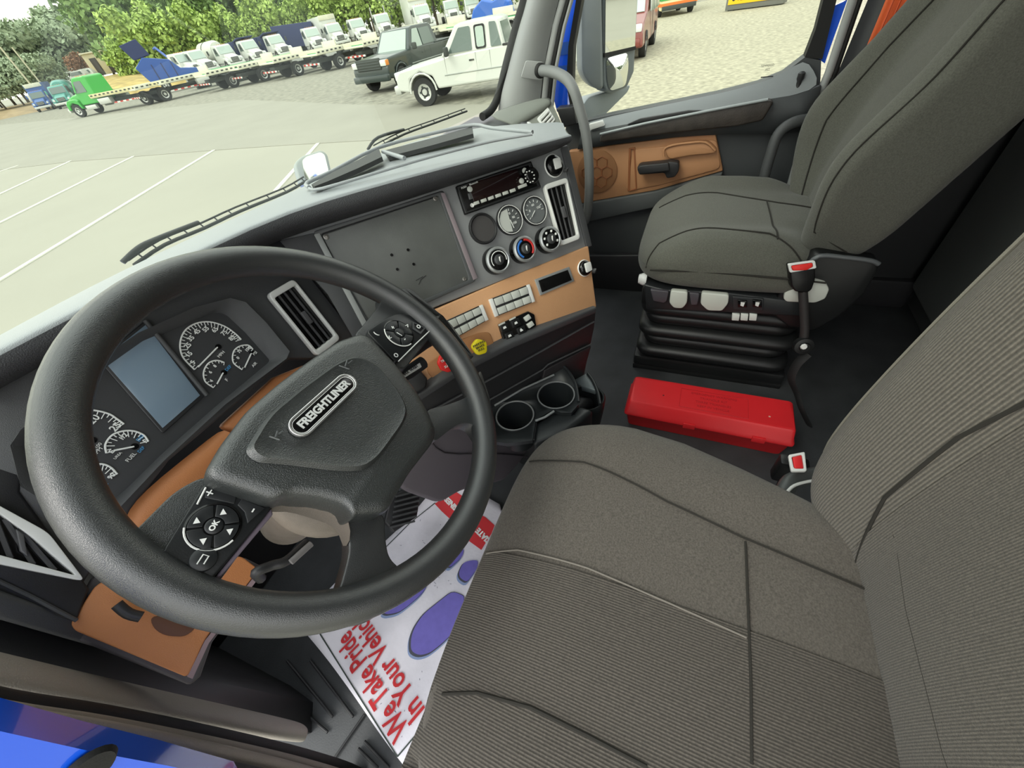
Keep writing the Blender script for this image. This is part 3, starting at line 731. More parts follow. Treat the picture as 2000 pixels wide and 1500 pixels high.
# pockets in the band and the two push-pull brake knobs
TANP = mat('tan_pocket', 'a8764c', .6, grain=.4)
tab('knob_pocket', S, [(888, 668), (935, 650), (957, 648), (966, 672), (960, 690), (912, 706), (895, 690)], .0085, .004, TANP, bevel=.002, r=.01)
tab('knob_pocket', S, [(832, 712), (862, 692), (892, 684), (902, 710), (880, 730), (848, 742), (836, 730)], .0085, .004, TANP, bevel=.002, r=.01)
def valve(px, py, shape, m, words_, cm):
    c_ = S.X(px, py, .045)
    r0_ = lathe('valve_knob', S.X(px, py, .045) + S.n * .038, -S.n, [(.008, 0), (.008, .03)], cm, dash, seg=16)
    if shape == 'diamond':
        U_ = (S.X(px + 14, py - 22, .045) - c_).normalized(); W_ = S.n.cross(U_)
        P = [c_ + (U_ * u + W_ * v) * .0205 for u, v in ((1.0, .0), (0, 1.0), (-1.0, 0), (0, -1.0))]
        P = [c_ + (S.ex * u + S.ez * v) * .0165 for u, v in ((-1.05, .55), (.1, 1.15), (1.15, .25), (.6, -1.1), (-.75, -.85))]
        k = slab('knob_cap', P, S.n, .012, m, r0_, bevel=.003, r=.007)
    else:
        P = [c_ + (S.ex * math.cos(t) + S.ez * math.sin(t)) * .021 for t in [PI / 8 + j * PI / 4 for j in range(8)]]
        k = slab('knob_cap', P, S.n, .012, m, r0_, bevel=.003, r=.004)
    for j, wd in enumerate(words_):
        text('knob_print', wd, c_ - S.n * .0008 + S.ez * (.0075 - .0065 * j), S.ex, S.ez, .0068, BLACK if shape == 'diamond' else WHITEP, r0_, bold=.0001)
valve(938, 678, 'diamond', mat('yellow_knob', 'f2df1a', .45), ['PARKING', 'BRAKE', 'PULL'], TAN)
valve(875, 708, 'oct', mat('red_knob', 'dd2020', .45), ['TRAILER', 'AIR', 'SUPPLY'], TAN)

# --- instrument side
ip = tab('instrument_panel', D, [(-40, 1010), (-40, 780), (0, 752), (120, 690), (245, 622), (400, 532), (545, 462), (612, 540), (705, 655), (620, 700), (566, 700), (330, 900), (235, 1025), (150, 1160), (60, 1120)], 0, .03, DARK, bevel=.003)
tube('panel_seam', d([(545, 463), (612, 548), (690, 648)], .002), .0018, GLOSSB, dash, seg=6)
# hood of the cluster (raised rim) and recessed face
rim = [(20, 870), (40, 840), (95, 790), (180, 712), (270, 650), (380, 600), (450, 582), (480, 590), (520, 630), (566, 686), (560, 700), (440, 790), (320, 900), (240, 985), (205, 1020), (120, 1000), (40, 950)]
inn_ = [(52, 872), (66, 846), (112, 800), (190, 732), (280, 668), (385, 624), (415, 610), (440, 612), (480, 650), (528, 704), (520, 712), (420, 795), (318, 885), (240, 962), (205, 985), (140, 970), (70, 925)]
frame('cluster_hood', d(rim, .022), d(inn_, .004), D.n, .012, DARK, dash, r=.012, ri=.01, bevel=.002)
strip('cluster_hood_lip', [d(rim + rim[:1], .022), d([((a + c) / 2, (b + e) / 2) for (a, b), (c, e) in zip(rim + rim[:1], inn_ + inn_[:1])], .016), d(inn_ + inn_[:1], .004)], DARK, dash)
cf = tab('cluster_face', D, inn_, .003, .003, mat('cluster_face_black', '3a3b3d', .5, grain=.1), bevel=.0)
CO = .0045
def cl(a, b, o=CO): return D.X(a, b, o)
def dial(cx, cy, pts, nums, needle, name='dial', tick=.006, lw=.0011, numsize=.009, n_t=18):
    """arc line through pixel points, ticks pointing to the centre"""
    c_ = cl(cx, cy)
    g = tube(name, smoothpath([cl(a, b) for a, b in pts], 8), lw, WHITEP, cf, seg=6)
    path = smoothpath([cl(a, b) for a, b in pts], 12)
    for k in range(n_t + 1):
        p = path[int(k * (len(path) - 1) / n_t)]
        L_ = tick * (1.4 if k % 2 == 0 else .8)
        tube('dial_tick', [p, p + (c_ - p).normalized() * L_], lw * .55, WHITEP, g, seg=4)
    for (a, b, s_) in nums:
        text('dial_number', s_, cl(a, b), TX, TU, numsize, WHITEP, g, bold=.0002)
    (x0, y0), (x1, y1) = needle
    tube('dial_needle', [cl(x0, y0, .004), cl(x1, y1, .004)], .0011, WHITEP, g, seg=6)
    lathe('needle_hub', cl(x0, y0, .0), -D.n, [(.0045, 0), (.004, .004), (0, .0045)], GLOSSB, g, seg=14)
    return g
TX = (D.X(285, 632) - D.X(200, 700)); TU = D.ez
dial(420, 680, [(380, 722), (357, 697), (352, 670), (362, 645), (385, 631), (412, 629), (440, 638), (460, 652), (471, 663)],
     [(377, 708, '5'), (369, 692, '15'), (367, 675, '25'), (373, 661, '35'), (385, 648, '45'), (402, 643, '55'), (420, 644, '65'), (438, 650, '75'), (453, 660, '85')], ((425, 678), (387, 717)), 'speedometer', numsize=.0085, n_t=32)
dial(433, 735, [(417, 757), (401, 745), (398, 726), (408, 709), (424, 704), (438, 708)], [(413, 744, '4'), (411, 727, '6'), (420, 715, '8')], ((436, 728), (424, 750)), 'small_dial', numsize=.006, n_t=12, tick=.003)
dial(484, 693, [(473, 722), (456, 708), (456, 688), (467, 677), (484, 674), (494, 682)], [(465, 699, '0'), (468, 686, '75'), (484, 682, '150')], ((491, 690), (478, 718)), 'small_dial', numsize=.006, n_t=12, tick=.003)
dial(172, 862, [(120, 850), (132, 818), (160, 802), (182, 801), (212, 808), (231, 820), (242, 828)], [(150, 828, '15'), (183, 819, '20'), (226, 834, '25')], ((180, 860), (160, 885)), 'tachometer', numsize=.011, n_t=16)
dial(255, 870, [(208, 885), (206, 868), (219, 850), (240, 842), (262, 842), (281, 850), (290, 862)], [(241, 853, '1/2'), (218, 882, 'E'), (284, 862, 'F')], ((262, 872), (222, 880)), 'fuel_dial', numsize=.007, n_t=14)
dial(195, 935, [(150, 925), (168, 912), (195, 906), (215, 912), (229, 926)], [(178, 917, '10'), (218, 930, '90')], ((193, 938), (173, 948)), 'small_dial', numsize=.007, n_t=10)
for a, b, s_, m_, z_ in ((432, 692, 'MPH', WHITEP, .006), (446, 719, 'DEF', BLUEP, .006), (443, 742, 'F', WHITEP, .007), (498, 690, 'PSI', WHITEP, .006), (497, 712, 'AIR', WHITEP, .006), (275, 855, 'DEF', BLUEP, .006), (276, 878, 'DEF', BLUEP, .005), (256, 893, 'FUEL', WHITEP, .006), (230, 890, 'UREA', WHITEP, .004), (190, 882, 'RPM', WHITEP, .006), (190, 872, 'x100', WHITEP, .005), (202, 950, 'OIL', BLUEP, .006)):
    text('dial_caption', s_, cl(a, b), TX, TU, z_, m_, cf)
scr = tab('driver_display', D, [(190, 702), (286, 624), (402, 772), (318, 848)], .006, .006, mat('display_bezel', '2d2e30', .35), bevel=.0015, r=.004)
slab('display_glass', d([(200, 702), (285, 634), (391, 772), (318, 836)], .0068), D.n, .002, mat('display_reflection_blue_grey', '7f93a4', .1, spec=.8), scr, bevel=.0003)  # blue-grey base colour stands in for the reflection on the screen
tube('display_ridge', d([(283, 626), (404, 772)], .008), .003, DARK, scr, seg=8)
# --- left wing with its own vent, tan strip and knee pad
LW = Plane((-.065, .60, .74), (-.18, .9, -.38))
tab('left_wing', LW, [(-60, 760), (60, 800), (40, 960), (175, 1150), (150, 1215), (-60, 1150)], .0, .03, BLACK, bevel=.003)
vent(LW, [(-60, 955), (92, 1048), (168, 1136), (120, 1172), (-60, 1098)][0:1] + [(95, 1040), (168, 1136), (-60, 1090)], .0135)
tl_ = tube('wing_edge_line', [LW.X(a, b, .002) for a, b in [(-60, 1108), (60, 1165), (150, 1212)]], .002, DARK, dash, seg=6)
TW = mat('tan_trim', 'c07d4c', .5, grain=.4, gscale=900, var=.04)
seg1 = [(612, 706), (540, 735), (434, 832), (470, 850), (560, 800), (640, 720)]
tab('tan_trim_strip', D, [(640, 700), (600, 712), (540, 736), (433, 834), (492, 862), (600, 790), (700, 730)], .006, .025, TW, bevel=.006)
strip('tan_trim_strip', [d([(432, 837), (380, 880), (310, 935), (262, 980), (243, 1012), (240, 1050)], .004), d([(445, 842), (392, 890), (325, 948), (280, 992), (262, 1020), (256, 1052)], .016),
     d([(470, 858), (420, 905), (352, 965), (302, 1010), (285, 1035), (278, 1060)], .016), d([(520, 890), (470, 940), (400, 1010), (350, 1060), (330, 1075), (320, 1080)], -.01)], TW, dash, sub=1)
KP = Plane((-.065, .575, .655), (-.05, .80, -.60))
tab('knee_panel_back', KP, [(180, 1125), (125, 1218), (138, 1246), (372, 1340), (392, 1322), (415, 1255), (520, 1110), (480, 1090)], .0, .04, mat('knee_panel_grey', '4e4a4d', .5, grain=.3), bevel=.004)
kp = tab('knee_panel', KP, [(190, 1138), (137, 1218), (146, 1232), (362, 1322), (372, 1316), (400, 1250), (506, 1112), (470, 1085)], .012, .02, TW, bevel=.006, r=.008)
slab('knee_panel_recess', [KP.X(a, b, .0135) for a, b in [(292, 1205), (330, 1200), (385, 1225), (362, 1244), (322, 1242), (300, 1228)]], KP.n, .004, mat('recess_brown', '5e3a26', .6), kp, bevel=.001, r=.01)
slab('knee_panel_edge', [KP.X(a, b, .0128) for a, b in [(366, 1322), (400, 1252), (505, 1115), (512, 1120), (408, 1256), (376, 1326)]], KP.n, .01, mat('edge_mauve', '8a7478', .5), kp)
tube('hood_latch', [KP.X(a, b, .03) for a, b in [(228, 1180), (250, 1198), (276, 1205)]], .006, BLACK, dash, seg=8, smooth_n=3)
# --- lower stack apron down to the cup holder
LP = Plane((.81, .175, .517), (.57, .82, 0.04))
tab('lower_apron', LP, [(812, 772), (905, 722), (1000, 675), (1165, 602), (1161, 640), (1140, 738), (1040, 795), (960, 830), (860, 860), (800, 830)], -.004, .03, BLACK, bevel=.003)
tab('apron_edge', LP, [(780, 790), (822, 768), (905, 716), (1000, 668), (1166, 600), (1165, 612), (1000, 682), (905, 730), (828, 780), (786, 806)], .012, .03, DARK, bevel=.004)
tube('apron_line', [LP.X(a, b, 0) for a, b in [(790, 830), (940, 750), (1050, 690), (1160, 628)]], .0028, DARK, dash, seg=6)
tube('apron_line', [LP.X(a, b, 0) for a, b in [(840, 850), (940, 790), (1060, 722), (1070, 712), (1155, 672)]], .0022, DARK, dash, seg=6)
tab('apron_panel', LP, [(1064, 724), (1155, 676), (1138, 736), (1050, 788)], .003, .01, mat('apron_panel_black', '2c292b', .5, grain=.3), bevel=.002)
# --- taupe lower cover beside the pedals
TP = Plane((.45, .42, .34), (.25, .95, -.25))
tab('lower_cover', TP, [(780, 850), (960, 820), (1042, 866), (1020, 900), (985, 940), (900, 960), (860, 985), (790, 960), (740, 900)], 0, .05, TAUPE, bevel=.01, r=.02)
tube('cover_crease', [TP.X(a, b, .002) for a, b in [(835, 850), (868, 885), (960, 886), (1030, 892)]], .002, mat('cover_crease_dark', '4a454a', .6), dash, seg=6, smooth_n=3)
strip('lower_cover_side', [[TP.X(a, b, -.01) for a, b in [(880, 945), (960, 925), (1010, 900)]], [at(a, b, z=.10) for a, b in [(862, 948), (940, 915), (1010, 895)]]], TAUPE, dash, solid=.02)
# ================================================================== STEERING WHEEL
WC = V((.193, .357, .773))
WN = V((0.1478, -0.7054, 0.6932)).normalized()       # toward the driver
WX = V((0.98286, 0.02668, -0.18242)); WX = (WX - WN * WX.dot(WN)).normalized()
W = Plane(WC, -WN, WX)
wheel = thing('steering_wheel', 'large black four-spoke steering wheel with thumb control pads and oval badge', 'steering wheel', WC)
def wl_(a, b, h=0.0): return W.at(a, b, h)
def wp(pts, off=0.0): return [W.X(a, b, off) for a, b in pts]
RR = .2170
rimp = []
vs, fs = [], []
NU, NV = 96, 20
for i in range(NU):
    t = 2 * PI * i / NU; dd = W.ex * math.cos(t) + W.ez * math.sin(t)
    for k in range(NV):
        q_ = 2 * PI * k / NV
        rr = .0182 + .0012 * math.cos(q_) 
        vs.append(WC + dd * (RR + math.cos(q_) * rr) + WN * math.sin(q_) * rr * 1.08)
for i in range(NU):
    for k in range(NV):
        i2, k2 = (i + 1) % NU, (k + 1) % NV
        fs.append([i * NV + k, i2 * NV + k, i2 * NV + k2, i * NV + k2])
mesh('rim', vs, fs, WHEELM, wheel)
# spokes: outlines traced in the plane of the wheel, given depth and a rounded edge
def spoke(pts, off, th, m=WHEELM, r=.012, bevel=.006, name='spoke'):
    return slab(name, wp(pts, off), -WN, th, m, wheel, bevel=bevel, r=r, seg=5, bseg=3)
spoke([(300, 1000), (340, 960), (395, 930), (440, 935), (536, 985), (525, 1005), (440, 1120), (402, 1172), (330, 1160), (250, 1110), (215, 1055), (250, 1050)], -.004, .024)
spoke([(690, 655), (712, 632), (745, 590), (742, 570), (800, 560), (880, 630), (930, 700), (905, 690), (862, 612), (855, 640), (790, 722), (770, 715)], -.004, .024)
spoke([(832, 800), (870, 792), (908, 778), (925, 762), (938, 720), (958, 780), (962, 850), (950, 880), (940, 850), (922, 826), (895, 826), (850, 862), (835, 850)], -.002, .026)
spoke([(676, 1010), (752, 1000), (753, 1050), (760, 1090), (785, 1112), (800, 1165), (700, 1225), (600, 1215), (560, 1172), (640, 1168), (664, 1150), (684, 1075)], -.002, .026)
# arm between left pad and hub bottom (the pale underside in the lower left opening)
UND = mat('spoke_underside', '6a625a', .6, grain=.5)
strip('spoke_underside', [wp([(530, 985), (560, 972), (600, 978), (660, 990), (684, 1016), (686, 1060)], .006), wp([(522, 1004), (556, 996), (600, 1010), (640, 1022), (664, 1038), (668, 1075)], -.02)], UND, wheel, sub=1)
# hub pad: crowned shape
hub = [(400, 920), (430, 868), (482, 800), (540, 750), (600, 705), (660, 665), (704, 650), (722, 655), (775, 712), (812, 760), (836, 800), (852, 838), (850, 860), (800, 925), (756, 1002), (700, 1008), (690, 1012), (672, 988), (620, 974), (560, 968), (530, 980), (470, 958), (408, 938)]
NP = rnd(wp(hub, .03), .008, 3)
cen = sum(NP, V()) / len(NP)
def ring(sc, off): return [cen + (p - cen) * sc + WN * off for p in NP]
rings = [ring(.99, -.045), ring(1.0, -.02), ring(1.0, -.006), ring(.985, .0), ring(.95, .004), ring(.86, .006)]
vs, fs = [], []
k_ = len(NP)
for r_ in rings: vs += r_
for i in range(len(rings) - 1):
    for j in range(k_):
        fs.append([i * k_ + j, i * k_ + (j + 1) % k_, (i + 1) * k_ + (j + 1) % k_, (i + 1) * k_ + j])
fs.append([(len(rings) - 1) * k_ + j for j in range(k_)])
hubo = mesh('hub_pad', vs, fs, HUBM, wheel, bevel=0)
# raised inner field with a soft ridge
fld = [(478, 880), (520, 812), (590, 755), (660, 705), (700, 690), (742, 712), (786, 768), (800, 800), (790, 828), (742, 895), (712, 918), (660, 918), (560, 905), (500, 900)]
FP_ = rnd(wp(fld, .042), .014, 4); c2 = sum(FP_, V()) / len(FP_)
vs = [p - WN * .004 for p in FP_] + [c2 + (p - c2) * .94 + WN * .0015 for p in FP_] + [c2 + (p - c2) * .88 - WN * .0 for p in FP_] + [c2 + (p - c2) * .6 - WN * .001 for p in FP_]
n_ = len(FP_); fs = []
for i in range(3):
    for j in range(n_): fs.append([i * n_ + j, i * n_ + (j + 1) % n_, (i + 1) * n_ + (j + 1) % n_, (i + 1) * n_ + j])
fs.append([3 * n_ + j for j in range(n_)])
mesh('hub_ridge', vs, fs, HUBM, hubo)
# badge
b0, b1 = W.X(588, 832, .045), W.X(676, 750, .045)
bx_ = (b1 - b0).normalized(); by_ = WN.cross(bx_); bc = (b0 + b1) / 2; hl = (b1 - b0).length / 2
def stad(hl_, r_, h_, n=10): return [bc + bx_ * (hl_ + r_ * math.cos(t)) + by_ * r_ * math.sin(t) + WN * h_ for t in [-PI / 2 + PI * k / n for k in range(n + 1)]] + [bc + bx_ * (-hl_ + r_ * math.cos(t)) + by_ * r_ * math.sin(t) + WN * h_ for t in [PI / 2 + PI * k / n for k in range(n + 1)]]
bd = slab('badge', stad(hl, .0095, .001), -WN, .004, GLOSSB, hubo, bevel=.0005)
frame('badge_ring', stad(hl, .0118, .003), stad(hl, .0095, .003), -WN, .005, CHROME, hubo, bevel=.0008)
frame('badge_ring', stad(hl, .0088, .0018), stad(hl, .0080, .0018), -WN, .002, SILVER, hubo)
text('badge_lettering', 'FREIGHTLINER', bc + WN * .002, bx_, by_, .0118, mat('badge_letter_silver', 'd4d6d4', .35), hubo, ext=.0006, sx=.98, bold=.0004)
HM = mat('emboss_grey', '5b5e5f', .5)
for (x0, y0) in ((538, 850), (674, 712)):
    for pts in ([(-12, 2), (8, 9)], [(0, 4), (4, -8)], [(6, -2), (14, -8)]):
        tube('horn_mark', [W.X(x0 + a, y0 + b, .046) for a, b in pts], .0008, HM, hubo, seg=5)
# thumb pads
PAD = mat('thumb_pad_black', '1d1f21', .3, grain=.1)
PK = mat('thumb_key_black', '232527', .38)
def thumb(outline, off, centre, ringr, keys, nm):
    p = slab(nm, wp(outline, off), -WN, .02, PAD, wheel, bevel=.0015, r=.006)
    c_ = W.X(*centre, off)
    ux = WX; uy = WN.cross(ux)
    lathe('key_bezel', c_, WN, [(ringr * 1.12, -.001), (ringr * 1.12, .0012), (ringr * 1.03, .002), (ringr * 1.0, .0)], GLOSSB, p, seg=40, cap=False)
    for q_ in range(4):
        a0 = PI / 4 + q_ * PI / 2 + .06; a1 = a0 + PI / 2 - .12
        a0 += keys; a1 += keys
        ro, ri_ = ringr, ringr * .42
        pts = [c_ + (ux * math.cos(a) + uy * math.sin(a)) * ro + WN * .003 for a in [a0 + (a1 - a0) * t / 8 for t in range(9)]] + [c_ + (ux * math.cos(a) + uy * math.sin(a)) * ri_ + WN * .003 for a in [a1 - (a1 - a0) * t / 6 for t in range(7)]]
        slab('direction_key', pts, -WN, .003, PK, p, bevel=.0005)
    lathe('ok_key', c_, WN, [(ringr * .36, 0), (ringr * .36, .0035), (ringr * .3, .0042), (0, .0042)], PK, p, seg=24)
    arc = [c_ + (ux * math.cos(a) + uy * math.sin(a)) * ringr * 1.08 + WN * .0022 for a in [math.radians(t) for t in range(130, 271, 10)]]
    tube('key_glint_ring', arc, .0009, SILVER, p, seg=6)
    return p, c_, ux, uy
pl_, c1, ux, uy = thumb([(402, 940), (530, 986), (522, 1004), (400, 1148), (388, 1146), (314, 1098), (318, 1075)], .006, (417, 1029), .0186, 0.0, 'thumb_pad')
for (a, b, rot_) in ((436, 1000, 0), (384, 1017, 0), (449, 1038, PI), (397, 1057, PI)):
    o_ = W.X(a, b, .0098); s_ = .0031
    up_d = (W.X(a - 6, b - 8, .0098) - o_).normalized() if rot_ == 0 else (W.X(a + 4, b + 8, .0098) - o_).normalized()
    up_d = (W.X(a, b - 9, .0098) - o_).normalized() * (1 if rot_ == 0 else -1)
    sd = WN.cross(up_d)
    slab('arrow_print', [o_ + up_d * s_, o_ + sd * s_ * .8 - up_d * s_ * .7, o_ - sd * s_ * .8 - up_d * s_ * .7], -WN, .0004, WHITEP, pl_)
tdir = (W.X(424, 1018, .01) - W.X(412, 1036, .01)).normalized()
text('key_print', 'OK', c1 + WN * .0046, tdir, WN.cross(tdir), .0062, WHITEP, pl_, bold=.0002)
k1 = slab('plus_key', wp([(402, 950), (462, 968), (458, 984), (430, 978), (400, 972)], .008), -WN, .003, PK, pl_, bevel=.0005)
text('key_print', '+', W.X(411, 963, .009), tdir, WN.cross(tdir), .012, WHITEP, k1)
k2 = slab('minus_key', wp([(472, 974), (518, 992), (484, 1022), (478, 1000), (464, 986)], .008), -WN, .003, PK, pl_, bevel=.0005)
text('key_print', '-', W.X(492, 996, .009), tdir, WN.cross(tdir), .014, WHITEP, k2)
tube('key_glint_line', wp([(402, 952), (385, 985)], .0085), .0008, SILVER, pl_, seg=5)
bkk = lathe('back_key', W.X(397, 1093, .006), WN, [(.0100, 0), (.0100, .002), (.009, .003), (0, .003)], PK, pl_, seg=28)
bo = W.X(397, 1093, .0095); a_ = tdir; b_ = WN.cross(tdir)
tube('back_print', [bo + a_ * -.003 + b_ * -.0022, bo + a_ * .0036 + b_ * -.0022, bo + a_ * .0036 + b_ * .0022, bo + a_ * -.0044 + b_ * .0022], .0006, WHITEP, bkk, seg=5)
pr_, c2_, ux, uy = thumb([(716, 646), (752, 622), (775, 612), (800, 614), (846, 634), (844, 642), (778, 704), (770, 704)], .006, (779, 652), .0212, 0.0, 'thumb_pad')
for (a, b, s_) in ((768, 640, '+'), (796, 636, '>'), (790, 662, '-'), (762, 660, '<'), (779, 652, '|')):
    text('key_print', s_, W.X(a, b, .0102), tdir, WN.cross(tdir), .0095, WHITEP, pr_, bold=.0002)
for a, b, s_ in ((734, 652, '('), (774, 694, 'O'), (818, 638, 'O')):
    text('key_print', s_, W.X(a, b, .008), tdir, WN.cross(tdir), .009, WHITEP, pr_, bold=.0002)
frame('cruise_key', wp([(806, 628), (832, 640), (822, 652), (806, 642)], .0075), wp([(809, 631), (828, 640), (821, 648), (809, 640)], .0075), -WN, .001, DARK, pr_)
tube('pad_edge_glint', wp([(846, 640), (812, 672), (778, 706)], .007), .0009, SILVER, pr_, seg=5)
# mauve underside lip of the left pad
slab('pad_side', wp([(530, 992), (534, 1004), (430, 1128), (402, 1150)], .002), -WN, .012, mat('pad_side_mauve', '7d7280', .5), wheel, bevel=.002)

# ---- steering column behind the wheel
colm = thing('steering_column', 'grey-brown steering column shroud behind the wheel hub', 'steering column', WC - WN * .12)
ax = -WN
lathe('column_shroud', WC - WN * .06 - W.ez * .052 - W.ex * .03, ax, [(.02, 0), (.055, .004), (.074, .02), (.078, .04), (.07, .055), (.05, .07), (.045, .2), (.045, .26)], mat('column_taupe', '837a70', .6, grain=.6, var=.12, vscale=40), colm, seg=40)
tube('column_lever', [W.X(608, 1062, -.13), W.X(590, 1078, -.13), W.X(568, 1098, -.13)], .004, mat('lever_grey', '7a7878', .4), colm, seg=10)
tube('column_wire', [W.X(600, 1060, -.15), W.X(560, 1095, -.14), W.X(530, 1105, -.14), W.X(500, 1118, -.14), W.X(510, 1130, -.16)], .006, BLACK, colm, seg=8, smooth_n=5)
sl1 = tube('turn_stalk', [W.X(760, 745, -.05), W.X(800, 726, -.045), W.X(826, 708, -.04)], .011, BLACK, colm, seg=12)
slab('stalk_print_bar', [W.X(a, b, -.025) for a, b in [(776, 738), (820, 708), (824, 716), (782, 742)]], -WN, .004, SILVER, sl1, bevel=.0008)
text('stalk_print', 'WIPER  WASH', W.X(800, 725, -.023), W.X(824, 706, -.023) - W.X(776, 738, -.023), W.X(800, 700, -.02) - W.X(806, 730, -.02), .006, BLACK, sl1)
tube('brake_stalk', [W.X(790, 700, -.05), W.X(830, 672, -.045), W.X(852, 660, -.04)], .009, BLACK, colm, seg=12)
lathe('red_stalk_tip', W.X(846, 664, -.028), WN, [(.006, 0), (.005, .004), (0, .005)], REDP, colm, seg=14)
sw_ = tab('ignition_housing', S, [(790, 742), (820, 722), (836, 740), (832, 758), (808, 772), (790, 768)], .03, .03, BLACK, parent=colm, bevel=.004, r=.005)
# ================================================================== SEATS
FABD = mat('driver_seat_fabric', '57524b', .95, grain=.9, gscale=900, var=.34, vscale=420, sheen=.15)
FABR = mat('driver_seat_ribbed_fabric', '625d54', .95, grain=.5, gscale=1200, var=.22, vscale=420, rib=.7, ribscale=95, ribdir='X', sheen=.15)
FABRC = mat('driver_seat_ribbed_cushion', '524d46', .95, grain=.5, gscale=1200, var=.26, vscale=420, rib=.7, ribscale=95, ribdir='X', sheen=.1)
FABP = mat('passenger_seat_fabric', '585850', .95, grain=.7, gscale=700, var=.22, vscale=400, sheen=.15)
SEAM = mat('seam_dark', '26241f', .9)
STITCH = mat('seam_stitch', '77726a', .9)
SEATB = mat('seat_base_black', '161718', .42, grain=.15)

def ss(x, a, b):
    t = max(0, min(1, (x - a) / (b - a))); return t * t * (3 - 2 * t)

def cushion(parent, name, xc, y0, y1, z0, z1, hw, taper, crown, bol, fm, tilt=0.0, e1=.42, e2=.5, back_z=0.0, taper_l=None, dip=0.0):
    """superquadric cushion bent into a seat shape; returns (object, surface function)"""
    half = (hw, (y1 - y0) / 2, (z1 - z0) / 2)
    yc, zc = (y0 + y1) / 2, (z0 + z1) / 2
    def dfm(p):
        u = p.x / hw; v = p.y / half[1]
        s_ = 1 - taper * ss(-v, -.3, 1.0)
        sl = 1 - (taper if taper_l is None else taper_l) * ss(-v, -.3, 1.0)
        x = xc + p.x * (s_ if p.x > 0 else sl)
        z = zc + p.z
        if p.z > 0:
            z += crown * (1 - u * u) * (1 - .3 * v * v)
            z += bol * ss(abs(u), .42, .78) * (1 - ss(abs(u), .85, 1.05)) * ss(-v, -1.0, -.3)
            z -= .03 * ss(v, .35, 1.0) + dip * ss(-v, .15, .95) * ss(abs(u), .3, .85)
        z += tilt * v + back_z * ss(-v, .4, 1)
        return V((x, yc + p.y, z))
    o = superq(name, half, e1, e2, dfm, fm, parent, nu=96, nv=48)
    def top(u, v, lift=0.0):
        x, y = u * hw, v * half[1]
        z = sq_top(x, y, half, e1, e2)
        p = dfm(V((x, y, z))); p.z += lift
        return p
    return o, top

def seamline(parent, top, uv, r=.0016, m=SEAM, lift=.0002, name='seam', n=10):
    P = []
    for i in range(len(uv) - 1):
        for k in range(n):
            t = k / n
            P.append(top(uv[i][0] * (1 - t) + uv[i + 1][0] * t, uv[i][1] * (1 - t) + uv[i + 1][1] * t, lift))
    P.append(top(uv[-1][0], uv[-1][1], lift))
    return tube(name, P, r, m, parent, seg=6)

# ---------------- driver seat
ds = thing('cab_seat', 'large charcoal ribbed fabric driver seat in the foreground', 'seat', (.19, -.05, 0))
cu, top = cushion(ds, 'seat_cushion', .185, -.36, .232, .33, .482, .325, .27, .016, .014, FABD, tilt=.004, e1=.5, e2=.42, taper_l=.05)
# ribbed insert panel lying on the cushion, driver's half of it
rows = []
for j in range(25):
    v = -.86 + 1.83 * j / 24
    rows.append([top(u, v, .0028) for u in [-1.0 + (.015 + 1.0) * k / 24 for k in range(25)]][1:])
strip('ribbed_insert', rows, FABRC, cu, sub=0)
def uvof(px, py, z=.482):
    p = at(px, py, z=z); return ((p.x - .185) / .325, (p.y - (-.064)) / .296)
for pts, m_, r_ in (([(1030, 880), (1140, 908), (1300, 985), (1440, 1035), (1560, 1068), (1680, 1100)], SEAM, .0017),
                    ([(940, 1064), (1010, 1070), (1150, 1120), (1300, 1185), (1450, 1252)], STITCH, .0012),
                    ([(852, 1350), (930, 1352), (1040, 1385), (1150, 1440), (1260, 1500)], SEAM, .0022),
                    ([(1450, 1045), (1453, 1180), (1458, 1340), (1460, 1500)], SEAM, .0016)):
    uv_ = [uvof(*p) for p in pts]
    uv_ = [(max(-.97, min(.97, a)), max(-.97, min(.95, b))) for a, b in uv_]
    seamline(cu, lambda u, v, l: top(u, v, l + .0035), uv_, r_, m_)
box('seat_pan', (.185, -.06, .30), (.48, .5, .06), SEATB, ds, bevel=.015)
box('seat_riser', (.185, -.06, .17), (.40, .42, .22), SEATB, ds, bevel=.02)
box('seat_rail', (.03, -.06, .03), (.05, .44, .06), SEATB, ds, bevel=.006)
box('seat_rail', (.34, -.06, .03), (.05, .44, .06), SEATB, ds, bevel=.006)
# backrest: tall shell with a bolster on each side
bh, bt, bw = .40, .075, .306
def bdf(p):
    # local: x width, y height, z thickness (toward the driver positive)
    u = p.x / bw; v = p.y / bh
    wv = 1.0 - .10 * ss(v, .2, 1.0) - .10 * ss(-v, .6, 1.0)
    front = p.z
    if p.z > 0:
        front += .066 * ss(abs(u), .42, .86) * (1 - .5 * ss(v, .3, 1.0)) * (1 - .25 * ss(-v, .7, 1.0))
        front += .012 * math.cos(v * 2.2)
    y = -.385 + front - .10 * (v + .3) * .5 - .03 * ss(v, .2, 1)
    return V((.185 + p.x * wv, y, .80 + p.y))
bk_ = superq('backrest', (bw, bh, bt), .5, .42, bdf, FABR, ds, nu=112, nv=48)
def btop(u, v, lift=0.0):
    p = bdf(V((u * bw, v * bh, sq_top(u * bw, v * bh, (bw, bh, bt), .5, .42)))); p.y += lift
    return p
seamline(bk_, lambda u, v, l: btop(u, v, .001), [(.46, -.88), (.50, -.75), (.57, -.5), (.58, -.2), (.52, .25), (.45, .85)], .0022)
seamline(bk_, lambda u, v, l: btop(u, v, .001), [(-.46, -.88), (-.50, -.75), (-.57, -.5), (-.58, -.2), (-.52, .25), (-.45, .85)], .0022)
seamline(bk_, lambda u, v, l: btop(u, v, .001), [(-.50, -.56), (-.2, -.6), (.2, -.6), (.50, -.56)], .0014)
